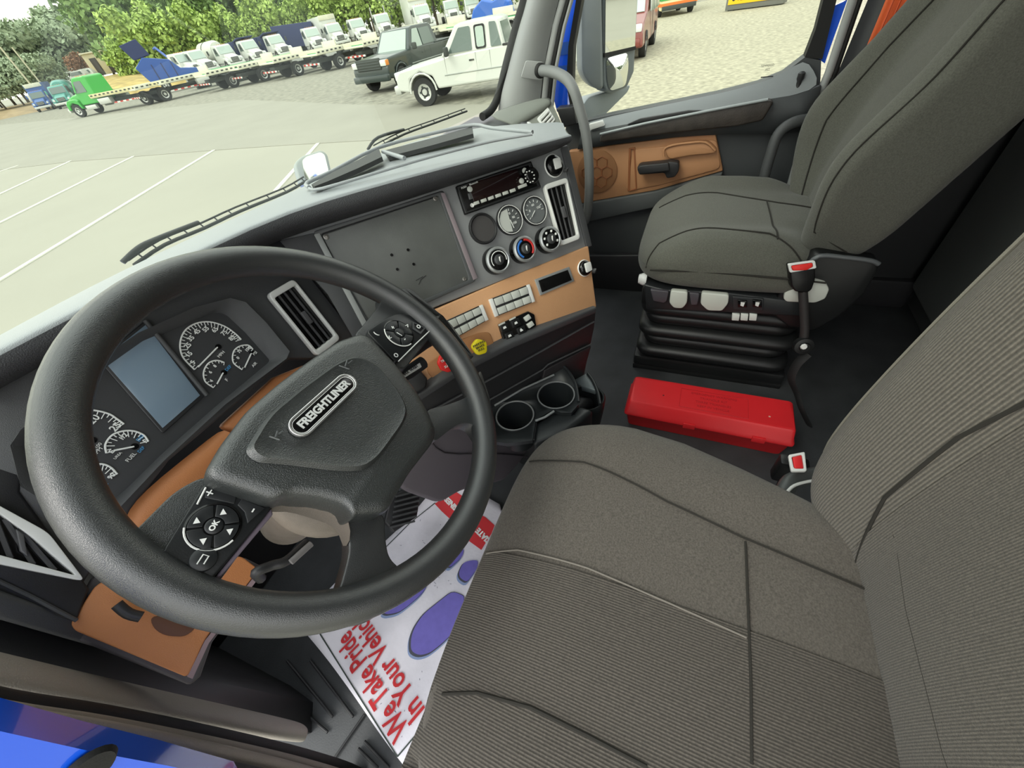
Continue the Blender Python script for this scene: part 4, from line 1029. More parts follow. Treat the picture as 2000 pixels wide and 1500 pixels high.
seamline(bk_, lambda u, v, l: btop(u, v, .001), [(.93, -.75), (.955, -.3), (.955, .2), (.94, .6)], .0028, mat('side_stitching', '7d796e', .9, grain=.5))
# plain centre panel
rows = [[btop(-.52 + 1.04 * k / 16, -.9 + 1.7 * j / 20, .0022) for k in range(17)] for j in range(21)]
strip('centre_panel', rows, mat('driver_back_centre_fabric', '57524a', .95, grain=.9, gscale=900, var=.28, vscale=420, rib=.35, ribscale=120, sheen=.15), bk_)
# side buckle and recliner cover
bu = thing('seat_belt_buckle', 'small seat belt buckle with red button poking up beside the driver seat', 'buckle', at(1552, 905, z=.30))
BP = at(1552, 902, z=.33); bdir = V((.1, .25, 1)).normalized()
box('buckle_case', BP - V((0, 0, .03)), (.03, .055, .07), SEATB, bu, bevel=.008)
slab('buckle_button', [at(a, b, z=.367) for a, b in [(1548, 892), (1566, 888), (1570, 914), (1552, 914)]], (0, 0, -1), .006, REDP, bu, bevel=.002)
frame('buckle_rim', [at(a, b, z=.368) for a, b in [(1540, 888), (1572, 882), (1576, 920), (1546, 920)]], [at(a, b, z=.368) for a, b in [(1546, 892), (1567, 887), (1571, 915), (1551, 915)]], (0, 0, -1), .006, SILVER, bu, r=.004, bevel=.001)
tube('buckle_stalk', [BP - V((0, 0, .06)), BP - V((-.01, .02, .2)), BP - V((.02, .03, .33))], .009, SEATB, bu)
rc = [at(a, b, z=.33) for a, b in [(1530, 965), (1545, 940), (1580, 930), (1610, 925)]]
tube('recliner_cover', rc, .016, mat('recliner_grey', '4b4e4e', .4), ds, seg=12, smooth_n=4)
tube('recliner_trim', [at(a, b, z=.345) for a, b in [(1536, 962), (1552, 948), (1580, 940), (1610, 936)]], .003, SILVER, ds, seg=8, smooth_n=4)

# ---------------- passenger seat
ps = thing('cab_seat', 'dark olive-grey fabric passenger seat on black bellows base', 'seat', (1.39, -.14, 0))
PX = 1.385
cu2, top2 = cushion(ps, 'seat_cushion', PX, -.44, .135, .375, .53, .285, .06, .010, .026, FABP, tilt=.006, e1=.55, e2=.42, dip=.065)
def uvp(px, py, z=.535):
    p = at(px, py, z=z); return ((p.x - PX) / .285, (p.y + .1525) / .2875)
for pts in ([(1268, 470), (1290, 458), (1340, 456), (1400, 458), (1500, 468), (1590, 490)],
            [(1290, 384), (1340, 378), (1400, 380), (1450, 388), (1520, 398), (1590, 404)],
            [(1497, 396), (1506, 430), (1517, 474)]):
    uv_ = [uvp(*p) for p in pts]
    seamline(cu2, lambda u, v, l: top2(u, v, .001), [(max(-.96, min(.96, a)), max(-.96, min(.96, b))) for a, b in uv_], .0022)
tube('side_piping', [V((PX - .282, y, .452 + .012 * math.sin((y + .4) * 5))) for y in [-.36 + .44 * k / 12 for k in range(13)]], .0025, SEAM, cu2, seg=6)
ph, pt, pw = .44, .064, .280
RX = math.radians(20)
def pdf(p):
    u = p.x / pw; v = p.y / ph
    wv = 1.0 - (.52 if u > 0 else .30) * ss(v, -.1, 1.05) - (.40 if u > 0 else .12) * ss(-v, .55, 1.0) + (.08 * math.exp(-((v + .38) / .3) ** 2) if u > 0 else 0)
    f = p.z
    if p.z > 0:
        f += .058 * ss(abs(u), .38, .80) * (1 - .75 * ss(v, .1, 1.0)) * (1 - .20 * ss(-v, .7, 1.0))
        f += .02 * math.cos(v * 2.0) + .045 * math.exp(-((v + .40) / .30) ** 2) * ss(abs(u), .4, .85)
    else: f *= 1.0 + .5 * ss(v, -.5, .6)
    hgt = p.y + ph
    y = -.350 + f * math.cos(RX) - hgt * math.sin(RX)
    z = .42 + hgt * math.cos(RX) + f * math.sin(RX)
    return V((PX + p.x * wv, y, z))
pb_ = superq('backrest', (pw, ph, pt), .6, .5, pdf, FABP, ps, nu=112, nv=48)
def ptop(u, v, lift=.001):
    p = pdf(V((u * pw, v * ph, sq_top(u * pw, v * ph, (pw, ph, pt), .6, .5)))); p.y += lift; return p
seamline(pb_, lambda u, v, l: ptop(u, v), [(-.42, -.96), (-.52, -.8), (-.60, -.4), (-.58, 0), (-.5, .4), (-.36, .9)], .0024)
seamline(pb_, lambda u, v, l: ptop(u, v), [(.42, -.96), (.52, -.8), (.60, -.4), (.58, 0), (.5, .4), (.36, .9)], .0024)
seamline(pb_, lambda u, v, l: ptop(u, v), [(-.90, -.85), (-.93, -.4), (-.92, 0), (-.90, .4)], .002)
# black plastic side wing, suspension cover, bellows, rails
WP = Plane((1.125, -.2, .4), (1, 0, 0))
slab('side_wing', [WP.X(a, b) for a, b in [(1596, 494), (1650, 500), (1716, 512), (1718, 526), (1690, 575), (1640, 620), (1588, 648), (1540, 640), (1500, 610), (1524, 572), (1560, 530)]], (1, 0, 0), .05, SEATB, ps, bevel=.008, r=.012)
tube('wing_edge', [WP.X(a, b, .006) for a, b in [(1574, 522), (1600, 500), (1650, 503), (1700, 509), (1716, 516)]], .006, mat('wing_edge_grey', '55585a', .35), ps, seg=8, smooth_n=3)
SP = Plane((1.12, -.15, .36), (1, 0, 0))
slab('control_panel', [SP.X(a, b) for a, b in [(1258, 556), (1300, 566), (1420, 572), (1470, 578), (1560, 590), (1566, 618), (1440, 612), (1262, 604)]], (1, 0, 0), .05, mat('control_panel_grey', '26282a', .35), ps, bevel=.004)
box('seat_pan', (PX, -.15, .345), (.50, .50, .07), SEATB, ps, bevel=.012)
def lever(px, pts):
    slab('adjust_paddle', [SP.X(a, b, .014) for a, b in pts], (1, 0, 0), .018, mat('paddle_pale_grey', 'c9ccc4', .35), ps, bevel=.003, r=.008)
lever(0, [(1310, 568), (1343, 571), (1342, 592), (1333, 603), (1316, 602), (1307, 592)])
lever(0, [(1370, 572), (1424, 577), (1422, 594), (1410, 608), (1382, 607), (1368, 594)])
slab('paddle_dark', [SP.X(a, b, .01) for a, b in [(1270, 566), (1306, 570), (1302, 588), (1296, 592), (1276, 588)]], (1, 0, 0), .012, mat('paddle_dark_mauve', '4d4a50', .4), ps, bevel=.002, r=.004)
slab('paddle_dark', [SP.X(a, b, .01) for a, b in [(1346, 572), (1366, 574), (1362, 596), (1350, 596)]], (1, 0, 0), .012, mat('paddle_dark_mauve', '4d4a50', .4), ps, bevel=.002, r=.004)
cp = slab('switch_panel', [SP.X(a, b, .006) for a, b in [(1430, 579), (1492, 584), (1490, 607), (1432, 604)]], (1, 0, 0), .01, mat('switch_panel_dark', '2e3032', .4), ps, bevel=.002, r=.004)
for a in (1450, 1479):
    slab('seat_switch', [SP.X(a + u, 594 + v, .012) for u, v in ((-9, -8), (9, -6), (9, 7), (-9, 6))], (1, 0, 0), .008, GLOSSB, cp, bevel=.0015)
    slab('switch_mark', [SP.X(a + u, 594 + v, .0128) for u, v in ((-3, -4), (5, -3), (2, 5), (-4, 3))], (1, 0, 0), .001, SILVER, cp)
for a in (1437, 1454, 1471):
    slab('white_switch', [SP.X(a + u, 620 + v, .004) for u, v in ((-7, -7), (8, -5), (6, 7), (-8, 6))], (1, 0, 0), .01, mat('switch_white', 'd8dad5', .4), ps, bevel=.0015)
slab('pale_recliner_lever', [SP.X(a, b, .004) for a, b in [(1532, 574), (1550, 560), (1590, 546), (1612, 552), (1620, 566), (1612, 584), (1592, 592), (1536, 590), (1530, 584)]], (1, 0, 0), .02, mat('paddle_pale_grey', 'c9ccc4', .35), ps, bevel=.003, r=.006)
lathe('tilt_knob', at(1257, 545, x=1.15), (0, 1, 0), [(.018, -.01), (.02, 0), (.014, .015), (0, .017)], SILVER, ps, seg=18)
tube('knob_stalk', [at(1261, 556, x=1.15), at(1263, 580, x=1.15)], .006, SILVER, ps, seg=8)
# bellows: stacked rounded folds
for k in range(5):
    z = .285 - k * .046
    g = .012 if k % 2 == 0 else -.006
    P = [(PX - .235 - g, .09 + g, z), (PX + .235, .09 + g, z), (PX + .235, -.38, z), (PX - .235 - g, -.38 - g, z)]
    lp = rnd([V(p) for p in P], .06, 6)
    n_ = len(lp); vs = []
    for dz_, sc_2 in ((.026, .93), (.014, .99), (0, 1.0), (-.012, .98), (-.024, .92)):
        c_ = V((PX, -.145, 0))
        vs += [V((c_.x + (p.x - c_.x) * sc_2, c_.y + (p.y - c_.y) * sc_2, p.z + dz_)) for p in lp]
    fs = [[i * n_ + j, i * n_ + (j + 1) % n_, (i + 1) * n_ + (j + 1) % n_, (i + 1) * n_ + j] for i in range(4) for j in range(n_)] + [list(range(n_)), [4 * n_ + j for j in range(n_)]]
    mesh('bellows_fold', vs, fs, SEATB, ps)
box('seat_base_plate', (PX, -.145, .045), (.46, .50, .05), SEATB, ps, bevel=.012)
box('seat_rail', (PX - .20, -.145, .012), (.05, .50, .024), SEATB, ps, bevel=.004)
box('seat_rail', (PX + .20, -.145, .012), (.05, .50, .024), SEATB, ps, bevel=.004)
lathe('rail_bolt', at(1480, 727, z=.03), (0, 0, 1), [(.012, 0), (.012, .006), (0, .008)], SILVER, ps, seg=8)
# passenger buckle on its stalk, with the boot and loose strap
pbk = thing('passenger_belt_buckle', 'black belt buckle with bright red release button on a stalk by the passenger seat', 'buckle', (1.05, -.28, .2))
BQ = Plane((1.07, -.28, .4), (1, .15, -.25))
slab('buckle_case', [BQ.X(a, b) for a, b in [(1541, 518), (1592, 514), (1593, 545), (1586, 566), (1578, 572), (1554, 570), (1546, 560)]], BQ.n, .028, mat('buckle_black', '100f10', .35), pbk, bevel=.004, r=.006)
frame('buckle_rim', [BQ.X(a, b, .004) for a, b in [(1539, 516), (1592, 509), (1595, 524), (1543, 533)]], [BQ.X(a, b, .004) for a, b in [(1545, 519), (1587, 513), (1589, 522), (1548, 529)]], BQ.n, .008, SILVER, pbk, r=.004, bevel=.001)
slab('buckle_button', [BQ.X(a, b, .0055) for a, b in [(1546, 520), (1587, 514), (1588, 521), (1576, 528), (1549, 529)]], BQ.n, .006, mat('buckle_red', 'e8302a', .4, emit=None), pbk, bevel=.002, r=.003)
tube('buckle_stalk', [BQ.X(1568, 568, -.012), BQ.X(1570, 600, -.012), BQ.X(1572, 640, -.012), BQ.X(1570, 664, -.012)], .011, mat('stalk_sleeve', '2b2828', .6), pbk, seg=10)
lathe('stalk_anchor', BQ.X(1570, 676, -.0), -BQ.n, [(.026, -.01), (.024, .004), (.014, .006), (.012, .011), (0, .012)], SEATB, pbk, seg=18)
lathe('anchor_bolt', BQ.X(1570, 677, .012), -BQ.n, [(.009, 0), (.007, .004), (0, .004)], SILVER, pbk, seg=8)
tube('loose_strap', [BQ.X(1578, 690, 0), BQ.X(1556, 712, .0), BQ.X(1545, 740, 0), BQ.X(1556, 768, 0), at(1566, 800, z=.1), at(1580, 830, z=.03)], .014, mat('strap_black', '121213', .7, grain=.5), pbk, seg=8, smooth_n=5, flat=.3)

# orange belt hanging behind the passenger seat
ob = thing('orange_seat_belt', 'bright orange seat belt webbing hanging behind the passenger seat', 'seat belt', (1.70, -.5, .8))
OBP = Plane((1.68, -.5, .95), (1, -.25, 0))
ORG_M = mat('orange_webbing', 'f5743f', .7, grain=.6, gscale=900)
A4 = [OBP.X(a, b) for a, b in [(1729, 0), (1785, 0), (1758, 62), (1674, 133)]]
dl = (A4[0] - A4[3]).normalized()
w0 = A4[0] + dl * .5; w1 = A4[1] + dl * .5
bot0, bot1 = A4[3] - dl * .35, OBP.X(1722, 110) - dl * .35
rows = []
nC = 9
for a, b in ((w0, w1), (A4[0], A4[1]), (OBP.X(1702, 66), OBP.X(1757, 64)), (OBP.X(1674, 133), OBP.X(1728, 132)), (bot0, OBP.X(1728, 132) - dl * .35)):
    rows.append([a.lerp(b, k / (nC - 1)) - OBP.n * (.004 * math.sin(k * 2.4)) for k in range(nC)])
strip('webbing', rows, ORG_M, ob, sub=1, solid=.002)
for k in (.3, .55, .78):
    tube('webbing_fold', [r[0].lerp(r[-1], k) - OBP.n * .006 for r in rows], .0022, mat('orange_webbing_fold', 'e0613a', .7), ob, seg=6)

# B-pillar grab handle loop
gh = thing('rear_grab_handle', 'dark grey bent grab handle on the pillar behind the passenger door', 'handle', (1.70, -.3, .5))
P = [at(1610, 228, x=1.68), at(1587, 232, x=1.68), at(1548, 240, x=1.66), at(1520, 262, x=1.65), at(1504, 305, x=1.64), at(1492, 350, x=1.635), at(1482, 400, x=1.64), at(1478, 430, x=1.68)]
tube('grab_bar', P, .0165, mat('grab_bar_grey', '4a4c4d', .5, grain=.5), gh, seg=14, smooth_n=5)
# A-pillar grab handle
ga = thing('front_grab_handle', 'long grey bent grab handle running down from the A-pillar', 'handle', (1.6, .6, .95))
P = [at(1056, 138, x=1.63), at(1072, 139, x=1.60), at(1092, 145, x=1.56), at(1109, 157, x=1.53), at(1121, 177, x=1.51), at(1131, 208, x=1.50), at(1142, 250, x=1.49), at(1149, 300, x=1.48), at(1151, 360, x=1.48), at(1148, 410, x=1.50), at(1143, 432, x=1.52)]
tube('grab_bar', P, .0165, mat('grab_bar_light_grey', '7b7d7d', .5, grain=.5), ga, seg=14, smooth_n=6)
lathe('grab_collar', at(1057, 138, x=1.628), P[1] - P[0], [(.022, -.01), (.022, 0), (.018, .004)], RUBBER, ga, seg=20)
# ================================================================== CUP HOLDER
ch = thing('cup_holder', 'black moulded cup holder tray with round wells between the seats', 'cup holder', (.6, .3, .2))
CZ = .375
CP = Plane((0, 0, CZ), (0, 0, -1), (1, 0, 0))
CUPM = mat('cup_holder_black', '26292b', .38, grain=.2)
def cup(px, py, z, r, deep=.09):
    c_ = at(px, py, z=z)
    lathe('cup_well', c_, (0, 0, 1), [(r * .72, -deep), (r * .8, -deep + .004), (r * .95, -.01), (r * .97, .001), (r * 1.04, .003), (r * 1.08, -.002), (r * 1.05, -.02), (r * .9, -deep - .004), (0, -deep - .004)], CUPM, ch, seg=36, cap=False)
    lathe('well_floor', c_ + V((0, 0, -deep + .002)), (0, 0, 1), [(r * .8, -.003), (r * .8, 0), (r * .5, .001), (r * .45, .004), (0, .003)], GLOSSB, ch, seg=24)
    tube('well_rim', [c_ + V((math.cos(t), math.sin(t), 0)) * r + V((0, 0, .002)) for t in [k * PI / 18 for k in range(36)]], .0022, mat('rim_grey', '77797a', .3), ch, seg=6, closed=True)
    return c_, r
ca = cup(1086, 772, CZ, .046); cb = cup(1006, 812, CZ, .046)
# tray plate with the two holes cut as a mesh ring fan
def plate_with_holes(name, outline, holes, z, th, m):
    o_ = slab(name, outline, (0, 0, -1), th, m, ch, bevel=.0)
    for (c_, r) in holes:
        cut = lathe('cutter', V((c_.x, c_.y, z)), (0, 0, 1), [(r * 1.0, -.06), (r * 1.0, .06)], m, None, seg=36)
        md = o_.modifiers.new('hole', 'BOOLEAN'); md.operation = 'DIFFERENCE'; md.object = cut; md.solver = 'EXACT'
        bpy.context.view_layer.update()
        dg_ = bpy.context.evaluated_depsgraph_get()
        cut.matrix_world = Matrix.Identity(4)
        cut.parent = None
        dg_.update()
        me = bpy.data.meshes.new_from_object(o_.evaluated_get(dg_))
        o_.modifiers.clear(); o_.data = me
        bpy.data.objects.remove(cut)
    return o_
out = [at(a, b, z=CZ) for a, b in [(930, 790), (1080, 710), (1096, 706), (1112, 724), (1126, 752), (1130, 790), (1116, 806), (1096, 806), (1080, 800), (1046, 820), (1040, 860), (990, 866), (950, 860), (920, 830)]]
plate_with_holes('tray_plate', out, [ca, cb], CZ, .012, CUPM)
hl = mat('edge_glint_grey', '8d9091', .3)  # pale grey tubes paint the glints along the cup tray edges
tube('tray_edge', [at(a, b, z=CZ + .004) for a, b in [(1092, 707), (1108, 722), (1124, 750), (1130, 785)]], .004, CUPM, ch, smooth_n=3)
tube('tray_edge_glint', [at(a, b, z=CZ + .014) for a, b in [(960, 772), (1000, 748), (1058, 720)]], .003, hl, ch, seg=8)
tube('tray_edge_glint', [at(a, b, z=CZ + .014) for a, b in [(1066, 716), (1090, 708)]], .003, hl, ch, seg=8)
tube('tray_edge_glint', [at(a, b, z=CZ + .005) for a, b in [(966, 792), (1020, 760), (1082, 732)]], .0028, hl, ch, seg=8)
tube('tray_edge_glint', [at(a, b, z=CZ + .002) for a, b in [(1046, 822), (1064, 815), (1082, 803)]], .003, hl, ch, seg=8)
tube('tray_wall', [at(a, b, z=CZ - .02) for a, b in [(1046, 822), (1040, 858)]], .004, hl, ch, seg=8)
slab('tray_back_wall', [at(958, 772, z=CZ + .012), at(1058, 720, z=CZ + .012), at(1066, 716, z=CZ), at(1084, 730, z=CZ), at(964, 792, z=CZ)], (0, 0, -1), .01, CUPM, ch)
slab('tray_skirt', [at(a, b, z=CZ - .012) for a, b in [(1040, 866), (1046, 826), (1080, 806), (1120, 806), (1128, 790), (1160, 800), (1100, 850)]], (0, 0, -1), .10, CUPM, ch, bevel=.01)
# third, lower well on the passenger side
cc_ = at(1146, 776, z=.30)
lathe('cup_well', cc_, (0, 0, 1), [(.034, -.09), (.038, -.08), (.043, 0), (.047, .002), (.050, -.003), (.048, -.03), (.04, -.095), (0, -.095)], CUPM, ch, seg=36, cap=False)
lathe('well_floor', cc_ + V((0, 0, -.085)), (0, 0, 1), [(.04, 0), (0, .001)], GLOSSB, ch, seg=24)
slab('side_shelf', [at(a, b, z=.302) for a, b in [(1120, 742), (1146, 728), (1156, 742), (1164, 762), (1150, 758), (1134, 754)]], (0, 0, -1), .02, mat('shelf_grey', '6f777a', .4), ch, bevel=.003)
tube('shelf_edge', [at(a, b, z=.304) for a, b in [(1148, 730), (1158, 744), (1168, 768), (1172, 790)]], .005, CUPM, ch, smooth_n=3)
slab('cup_column', [V((x, y, .28)) for x, y in ((ca[0].x - .06, ca[0].y + .0), (cc_.x + .03, cc_.y - .02), (cc_.x + .04, cc_.y + .16), (ca[0].x + .0, ca[0].y + .20))], (0, 0, -1), .26, BLACK, ch, bevel=.02)

# ================================================================== PEDAL
pd = thing('accelerator_pedal', 'black ribbed pedal pad behind the steering wheel', 'pedal', at(790, 985, z=.12))
PP = Plane(at(790, 985, z=.14), (0, .8, -.6))
slab('pedal_pad', [PP.X(a, b) for a, b in [(765, 968), (800, 950), (822, 968), (815, 1010), (770, 1040), (752, 1020)]], PP.n, .015, BLACK, pd, bevel=.004)
for k in range(7):
    x0, y0 = 762 + k * 1.5 + (2 if k else 0), 1030 - k * 10
    tube('pedal_rib', [PP.X(x0, y0, .003), PP.X(x0 + 48, y0 - 12, .003)], .003, DARK, pd, seg=6)
tube('pedal_arm', [PP.X(790, 975, -.015), PP.X(790, 975, -.015) + V((0, .15, .2))], .01, BLACK, pd)

# ================================================================== RED BOX
RBX = mat('red_box_plastic', 'cf2329', .42, grain=.3, gscale=500, var=.06)
RBD = mat('red_box_base', 'b81c22', .45, grain=.3, gscale=500)
rb = thing('red_storage_box', 'long red plastic warning triangle case lying on the cab floor', 'box', (.93, -.13, 0))
zt, zl, zb = .128, .075, .002
T4 = [at(a, b, z=zt) for a, b in [(1238, 733), (1552, 780), (1558, 835), (1224, 793)]]
# straighten into a true rectangle
cx = sum((p.x for p in T4)) / 4; cy = sum((p.y for p in T4)) / 4
hx, hy = .062, .232
ang = math.atan2((T4[1] - T4[0]).x, -(T4[1] - T4[0]).y)
Rz = Matrix.Rotation(-ang * 1.0, 3, 'Z')
def rp_(x, y, z): 
    p = Rz @ V((x, y, 0)); return V((cx + p.x, cy + p.y, z))
def hull(name, secs, m, parent):
    vs = []; n0 = None
    for (sx_, sy_, z) in secs:
        lp = rnd([rp_(-sx_, -sy_, z), rp_(sx_, -sy_, z), rp_(sx_, sy_, z), rp_(-sx_, sy_, z)], .010, 3); n0 = len(lp); vs += lp
    fs = [[i * n0 + j, i * n0 + (j + 1) % n0, (i + 1) * n0 + (j + 1) % n0, (i + 1) * n0 + j] for i in range(len(secs) - 1) for j in range(n0)]
    fs += [list(range(n0)), [(len(secs) - 1) * n0 + j for j in range(n0)]]
    return mesh(name, vs, fs, m, parent)
bs = hull('case_base', [(.052, .222, .002), (.056, .226, .01), (.064, .234, .068), (.066, .236, .070)], RBD, rb)
ld = hull('case_lid', [(.070, .240, .071), (.070, .240, .080), (.066, .236, .086), (.060, .230, zt - .006), (.056, .226, zt)], RBX, rb)
for y in (-.15, .04):
    box('lid_latch', rp_(-.071, y, .074), (.006, .035, .022), RBX, rb, bevel=.002, M3=Rz)
box('lid_hinge', rp_(.070, -.12, .078), (.006, .02, .012), RBX, rb, bevel=.002, M3=Rz)
box('lid_hinge', rp_(.070, .10, .078), (.006, .02, .012), RBX, rb, bevel=.002, M3=Rz)
EM = mat('embossed_red', 'a81c22', .45)
lab = [rp_(-.045, -.11, zt + .0004), rp_(.035, -.11, zt + .0004), rp_(.035, .08, zt + .0004), rp_(-.045, .08, zt + .0004)]
tube('embossed_frame', lab, .0008, EM, ld, seg=5, closed=True)
for i, tl in enumerate(('EMERGENCY WARNING', 'TRIANGLE KIT', 'THREE TRIANGLES', 'KEEP IN VEHICLE')):
    text('embossed_print', tl, rp_(.022 - i * .017, -.015, zt + .0004), Rz @ V((0, -1, 0)), Rz @ V((1, 0, 0)), .012, EM, ld, ext=.0003)
lathe('dust_spot', rp_(-.02, -.165, zt), (0, 0, 1), [(.003, 0), (0, .0006)], mat('dust_pale', 'd09a8a', .8), ld, seg=10)
lathe('dust_spot', rp_(-.01, .13, zt), (0, 0, 1), [(.003, 0), (0, .0006)], mat('dust_dark', '5a1518', .8), ld, seg=10)

# ================================================================== PAPER FLOOR MAT
pm = thing('paper_floor_mat', 'white printed paper floor mat with red lettering and purple shoe soles', 'paper mat', at(760, 1300, z=.01))
PAPER = mat('white_paper', 'e4e1ea', .8, grain=.5, gscale=120, var=.05, vscale=22)
def wob(p, k=1.0):
    return V((p.x, p.y, .016 + k * (.004 * math.sin(p.x * 23 + p.y * 9) + .003 * math.sin(p.y * 31 - p.x * 14)) + .10 * ss(p.y, .60, .95) + .10 * ss(p.x + p.y * .5, .62, .86)))
def onp(px, py, h=0.0):
    """point of the sheet under a line of sight (fixed-point on the wavy sheet)"""
    z = .016
    for _ in range(8):
        p = at(px, py, z=z); z = wob(p).z
    p = at(px, py, z=z + h); return p
c00, c10, c11, c01 = at(785, 1512, z=.016), at(600, 1240, z=.016), at(862, 905, z=.10), at(1180, 1180, z=.016)
# sheet as a grid between its four real corners on the floor
g00 = V((-.145, .352)); g10 = V((-.028, .742)); g11 = V((.36, .66)); gx = V((.475, .50)); gy2 = V((.43, .365)); g01 = V((.32, .20))
edge_top = [onp(a, b) for a, b in [(600, 1240), (630, 1165), (668, 1125), (760, 1050), (842, 960), (893, 938)]]
edge_bot = [V((-.140, .345, 0)), V((-.09, .31, 0)), V((0, .27, 0)), V((.12, .24, 0)), V((.30, .26, 0)), onp(976, 985)]
rows = []
for i in range(31):
    t = i / 30 * 5; k = min(4, int(t)); f = t - k
    a = edge_bot[k].lerp(edge_bot[k + 1], f); b = edge_top[k].lerp(edge_top[k + 1], f)
    rows.append([wob(a.lerp(b, j / 24)) for j in range(25)])
sheet = strip('paper_sheet', rows, PAPER, pm, solid=.001)
def drape(name, pts, m, h=.0026, par=None):
    """a thin printed patch following the sheet; pts are a polygon in pixel order"""
    bm = bmesh.new(); vs_ = [bm.verts.new(at(a, b, z=.016)) for a, b in pts]
    bm.faces.new(vs_); bmesh.ops.triangulate(bm, faces=bm.faces)
    bmesh.ops.subdivide_edges(bm, edges=bm.edges, cuts=5, use_grid_fill=True)
    me = bpy.data.meshes.new(name)
    for v in bm.verts:
        w_ = wob(v.co); d_ = (EYE - V(v.co)); 
        # keep the print on the sheet at the same place of the paper
        px_ = v.co
        for _ in range(6):
            w_ = wob(px_); t_ = (w_.z + h - v.co.z) / d_.z; px_ = v.co + d_ * t_
        v.co = px_ - org(par or pm)
    bmesh.ops.recalc_face_normals(bm, faces=bm.faces)
    bm.to_mesh(me); bm.free(); me.materials.append(m)
    return link(bpy.data.objects.new(name, me), par or pm)
INKR = mat('red_ink', 'c3272e', .7); INKP = mat('purple_ink', '6f66bb', .7, var=.06, vscale=60); INKK = mat('dark_ink', '3a4440', .7); PINKR = mat('banner_red', 'd8343a', .7); SHAD = mat('sole_outline_ink', '8ea0c8', .7); OUT = mat('sole_dark_outline', '4a4c58', .7)
def line(pts, w_=3.0, m=INKK):
    for i in range(len(pts) - 1):
        a, b = V(pts[i] + (0,)), V(pts[i + 1] + (0,)); t_ = (b - a).normalized(); n_ = V((-t_.y, t_.x, 0)) * w_ / 2
        drape('border_line', [(a + n_)[:2], (b + n_)[:2], (b - n_)[:2], (a - n_)[:2]], m)
line([(625, 1238), (700, 1358), (776, 1478)]); line([(776, 1478), (832, 1412)])
line([(752, 1070), (800, 1022), (850, 982)], 1.6)
drape('red_banner', [(849, 984), (887, 958), (902, 968), (926, 992), (936, 1004), (948, 1010), (966, 1026), (960, 1042), (940, 1074), (915, 1056), (892, 1032), (877, 1012), (862, 998)], PINKR)
def sole(pts, m=INKP):
    pts = [(p.x, p.y) for p in rnd([V((a, b, 0)) for a, b in pts], 14, 3)]
    cxx = sum(p[0] for p in pts) / len(pts); cyy = sum(p[1] for p in pts) / len(pts)
    big = [(cxx + (a - cxx) * 1.05 - 2, cyy + (b - cyy) * 1.05 + 2) for a, b in pts]
    drape('sole_shadow', [(a - 2, b + 5) for a, b in big], SHAD, .0025); drape('sole_outline', big, OUT, .0034)
    drape('shoe_sole', pts, m, .0044)
sole([(884, 1154), (906, 1164), (906, 1172), (898, 1215), (884, 1236), (862, 1258), (838, 1276), (818, 1280), (803, 1272), (802, 1250), (808, 1228), (826, 1200), (856, 1176)])
sole([(905, 1098), (922, 1094), (934, 1094), (932, 1110), (912, 1138), (898, 1128), (896, 1118)])
sole([(890, 1072), (906, 1070), (905, 1084), (892, 1098), (880, 1108), (872, 1104), (876, 1090)])
sole([(840, 1130), (828, 1156), (806, 1176), (780, 1196), (756, 1200), (748, 1196), (770, 1170), (800, 1144)])
def ptext(s, p0, p1, upx, size, m, sxk=1.0):
    """print along the sheet from pixel p0 to p1"""
    a, b = at(*p0, z=.016), at(*p1, z=.016); x_ = (b - a).normalized(); u_ = at(*upx, z=.016) - a; u_ = (u_ - x_ * u_.dot(x_)).normalized()
    t_ = text('mat_lettering', s, (0, 0, 0), (1, 0, 0), (0, 1, 0), size, m, None, ext=.0, align='LEFT', sx=1.0, bold=.0012)
    L_ = max(v.co.x for v in t_.data.vertices); k_ = (b - a).length / L_ if sxk == 'fit' else sxk
    me = t_.data
    for v in me.vertices:
        p = a + x_ * v.co.x * k_ + u_ * (v.co.y)
        w_ = wob(p); d_ = EYE - p; q_ = p
        for _ in range(6):
            w_ = wob(q_); q_ = p + d_ * ((w_.z + .0044 - p.z) / d_.z)
        v.co = q_ - org(pm)
    t_.parent = pm
ptext('We Take Pride', (786, 1434), (670, 1242), (759, 1448), .060, INKR, 'fit')
ptext('In Your Vehicle', (818, 1400), (694, 1199), (790, 1418), .060, INKR, 'fit')
ptext('WE APPRECIATE YOUR BUSINESS!', (1006, 1108), (866, 968), (972, 1100), .022, mat('white_ink', 'ececec', .7), 'fit')
for k in range(46):
    a, b = random.choice([(random.uniform(760, 905), random.uniform(975, 1095)), (random.uniform(735, 830), random.uniform(1290, 1480)), (random.uniform(830, 880), random.uniform(1080, 1150))])
    if 1.0:
        tube('scuff_mark', [onp(a, b, .0016), onp(a + random.uniform(-4, 4), b + random.uniform(-4, 4), .0016)], .0007, mat('scuff_grey', 'a5a1b0', .8), pm, seg=4) if k < 46 else None
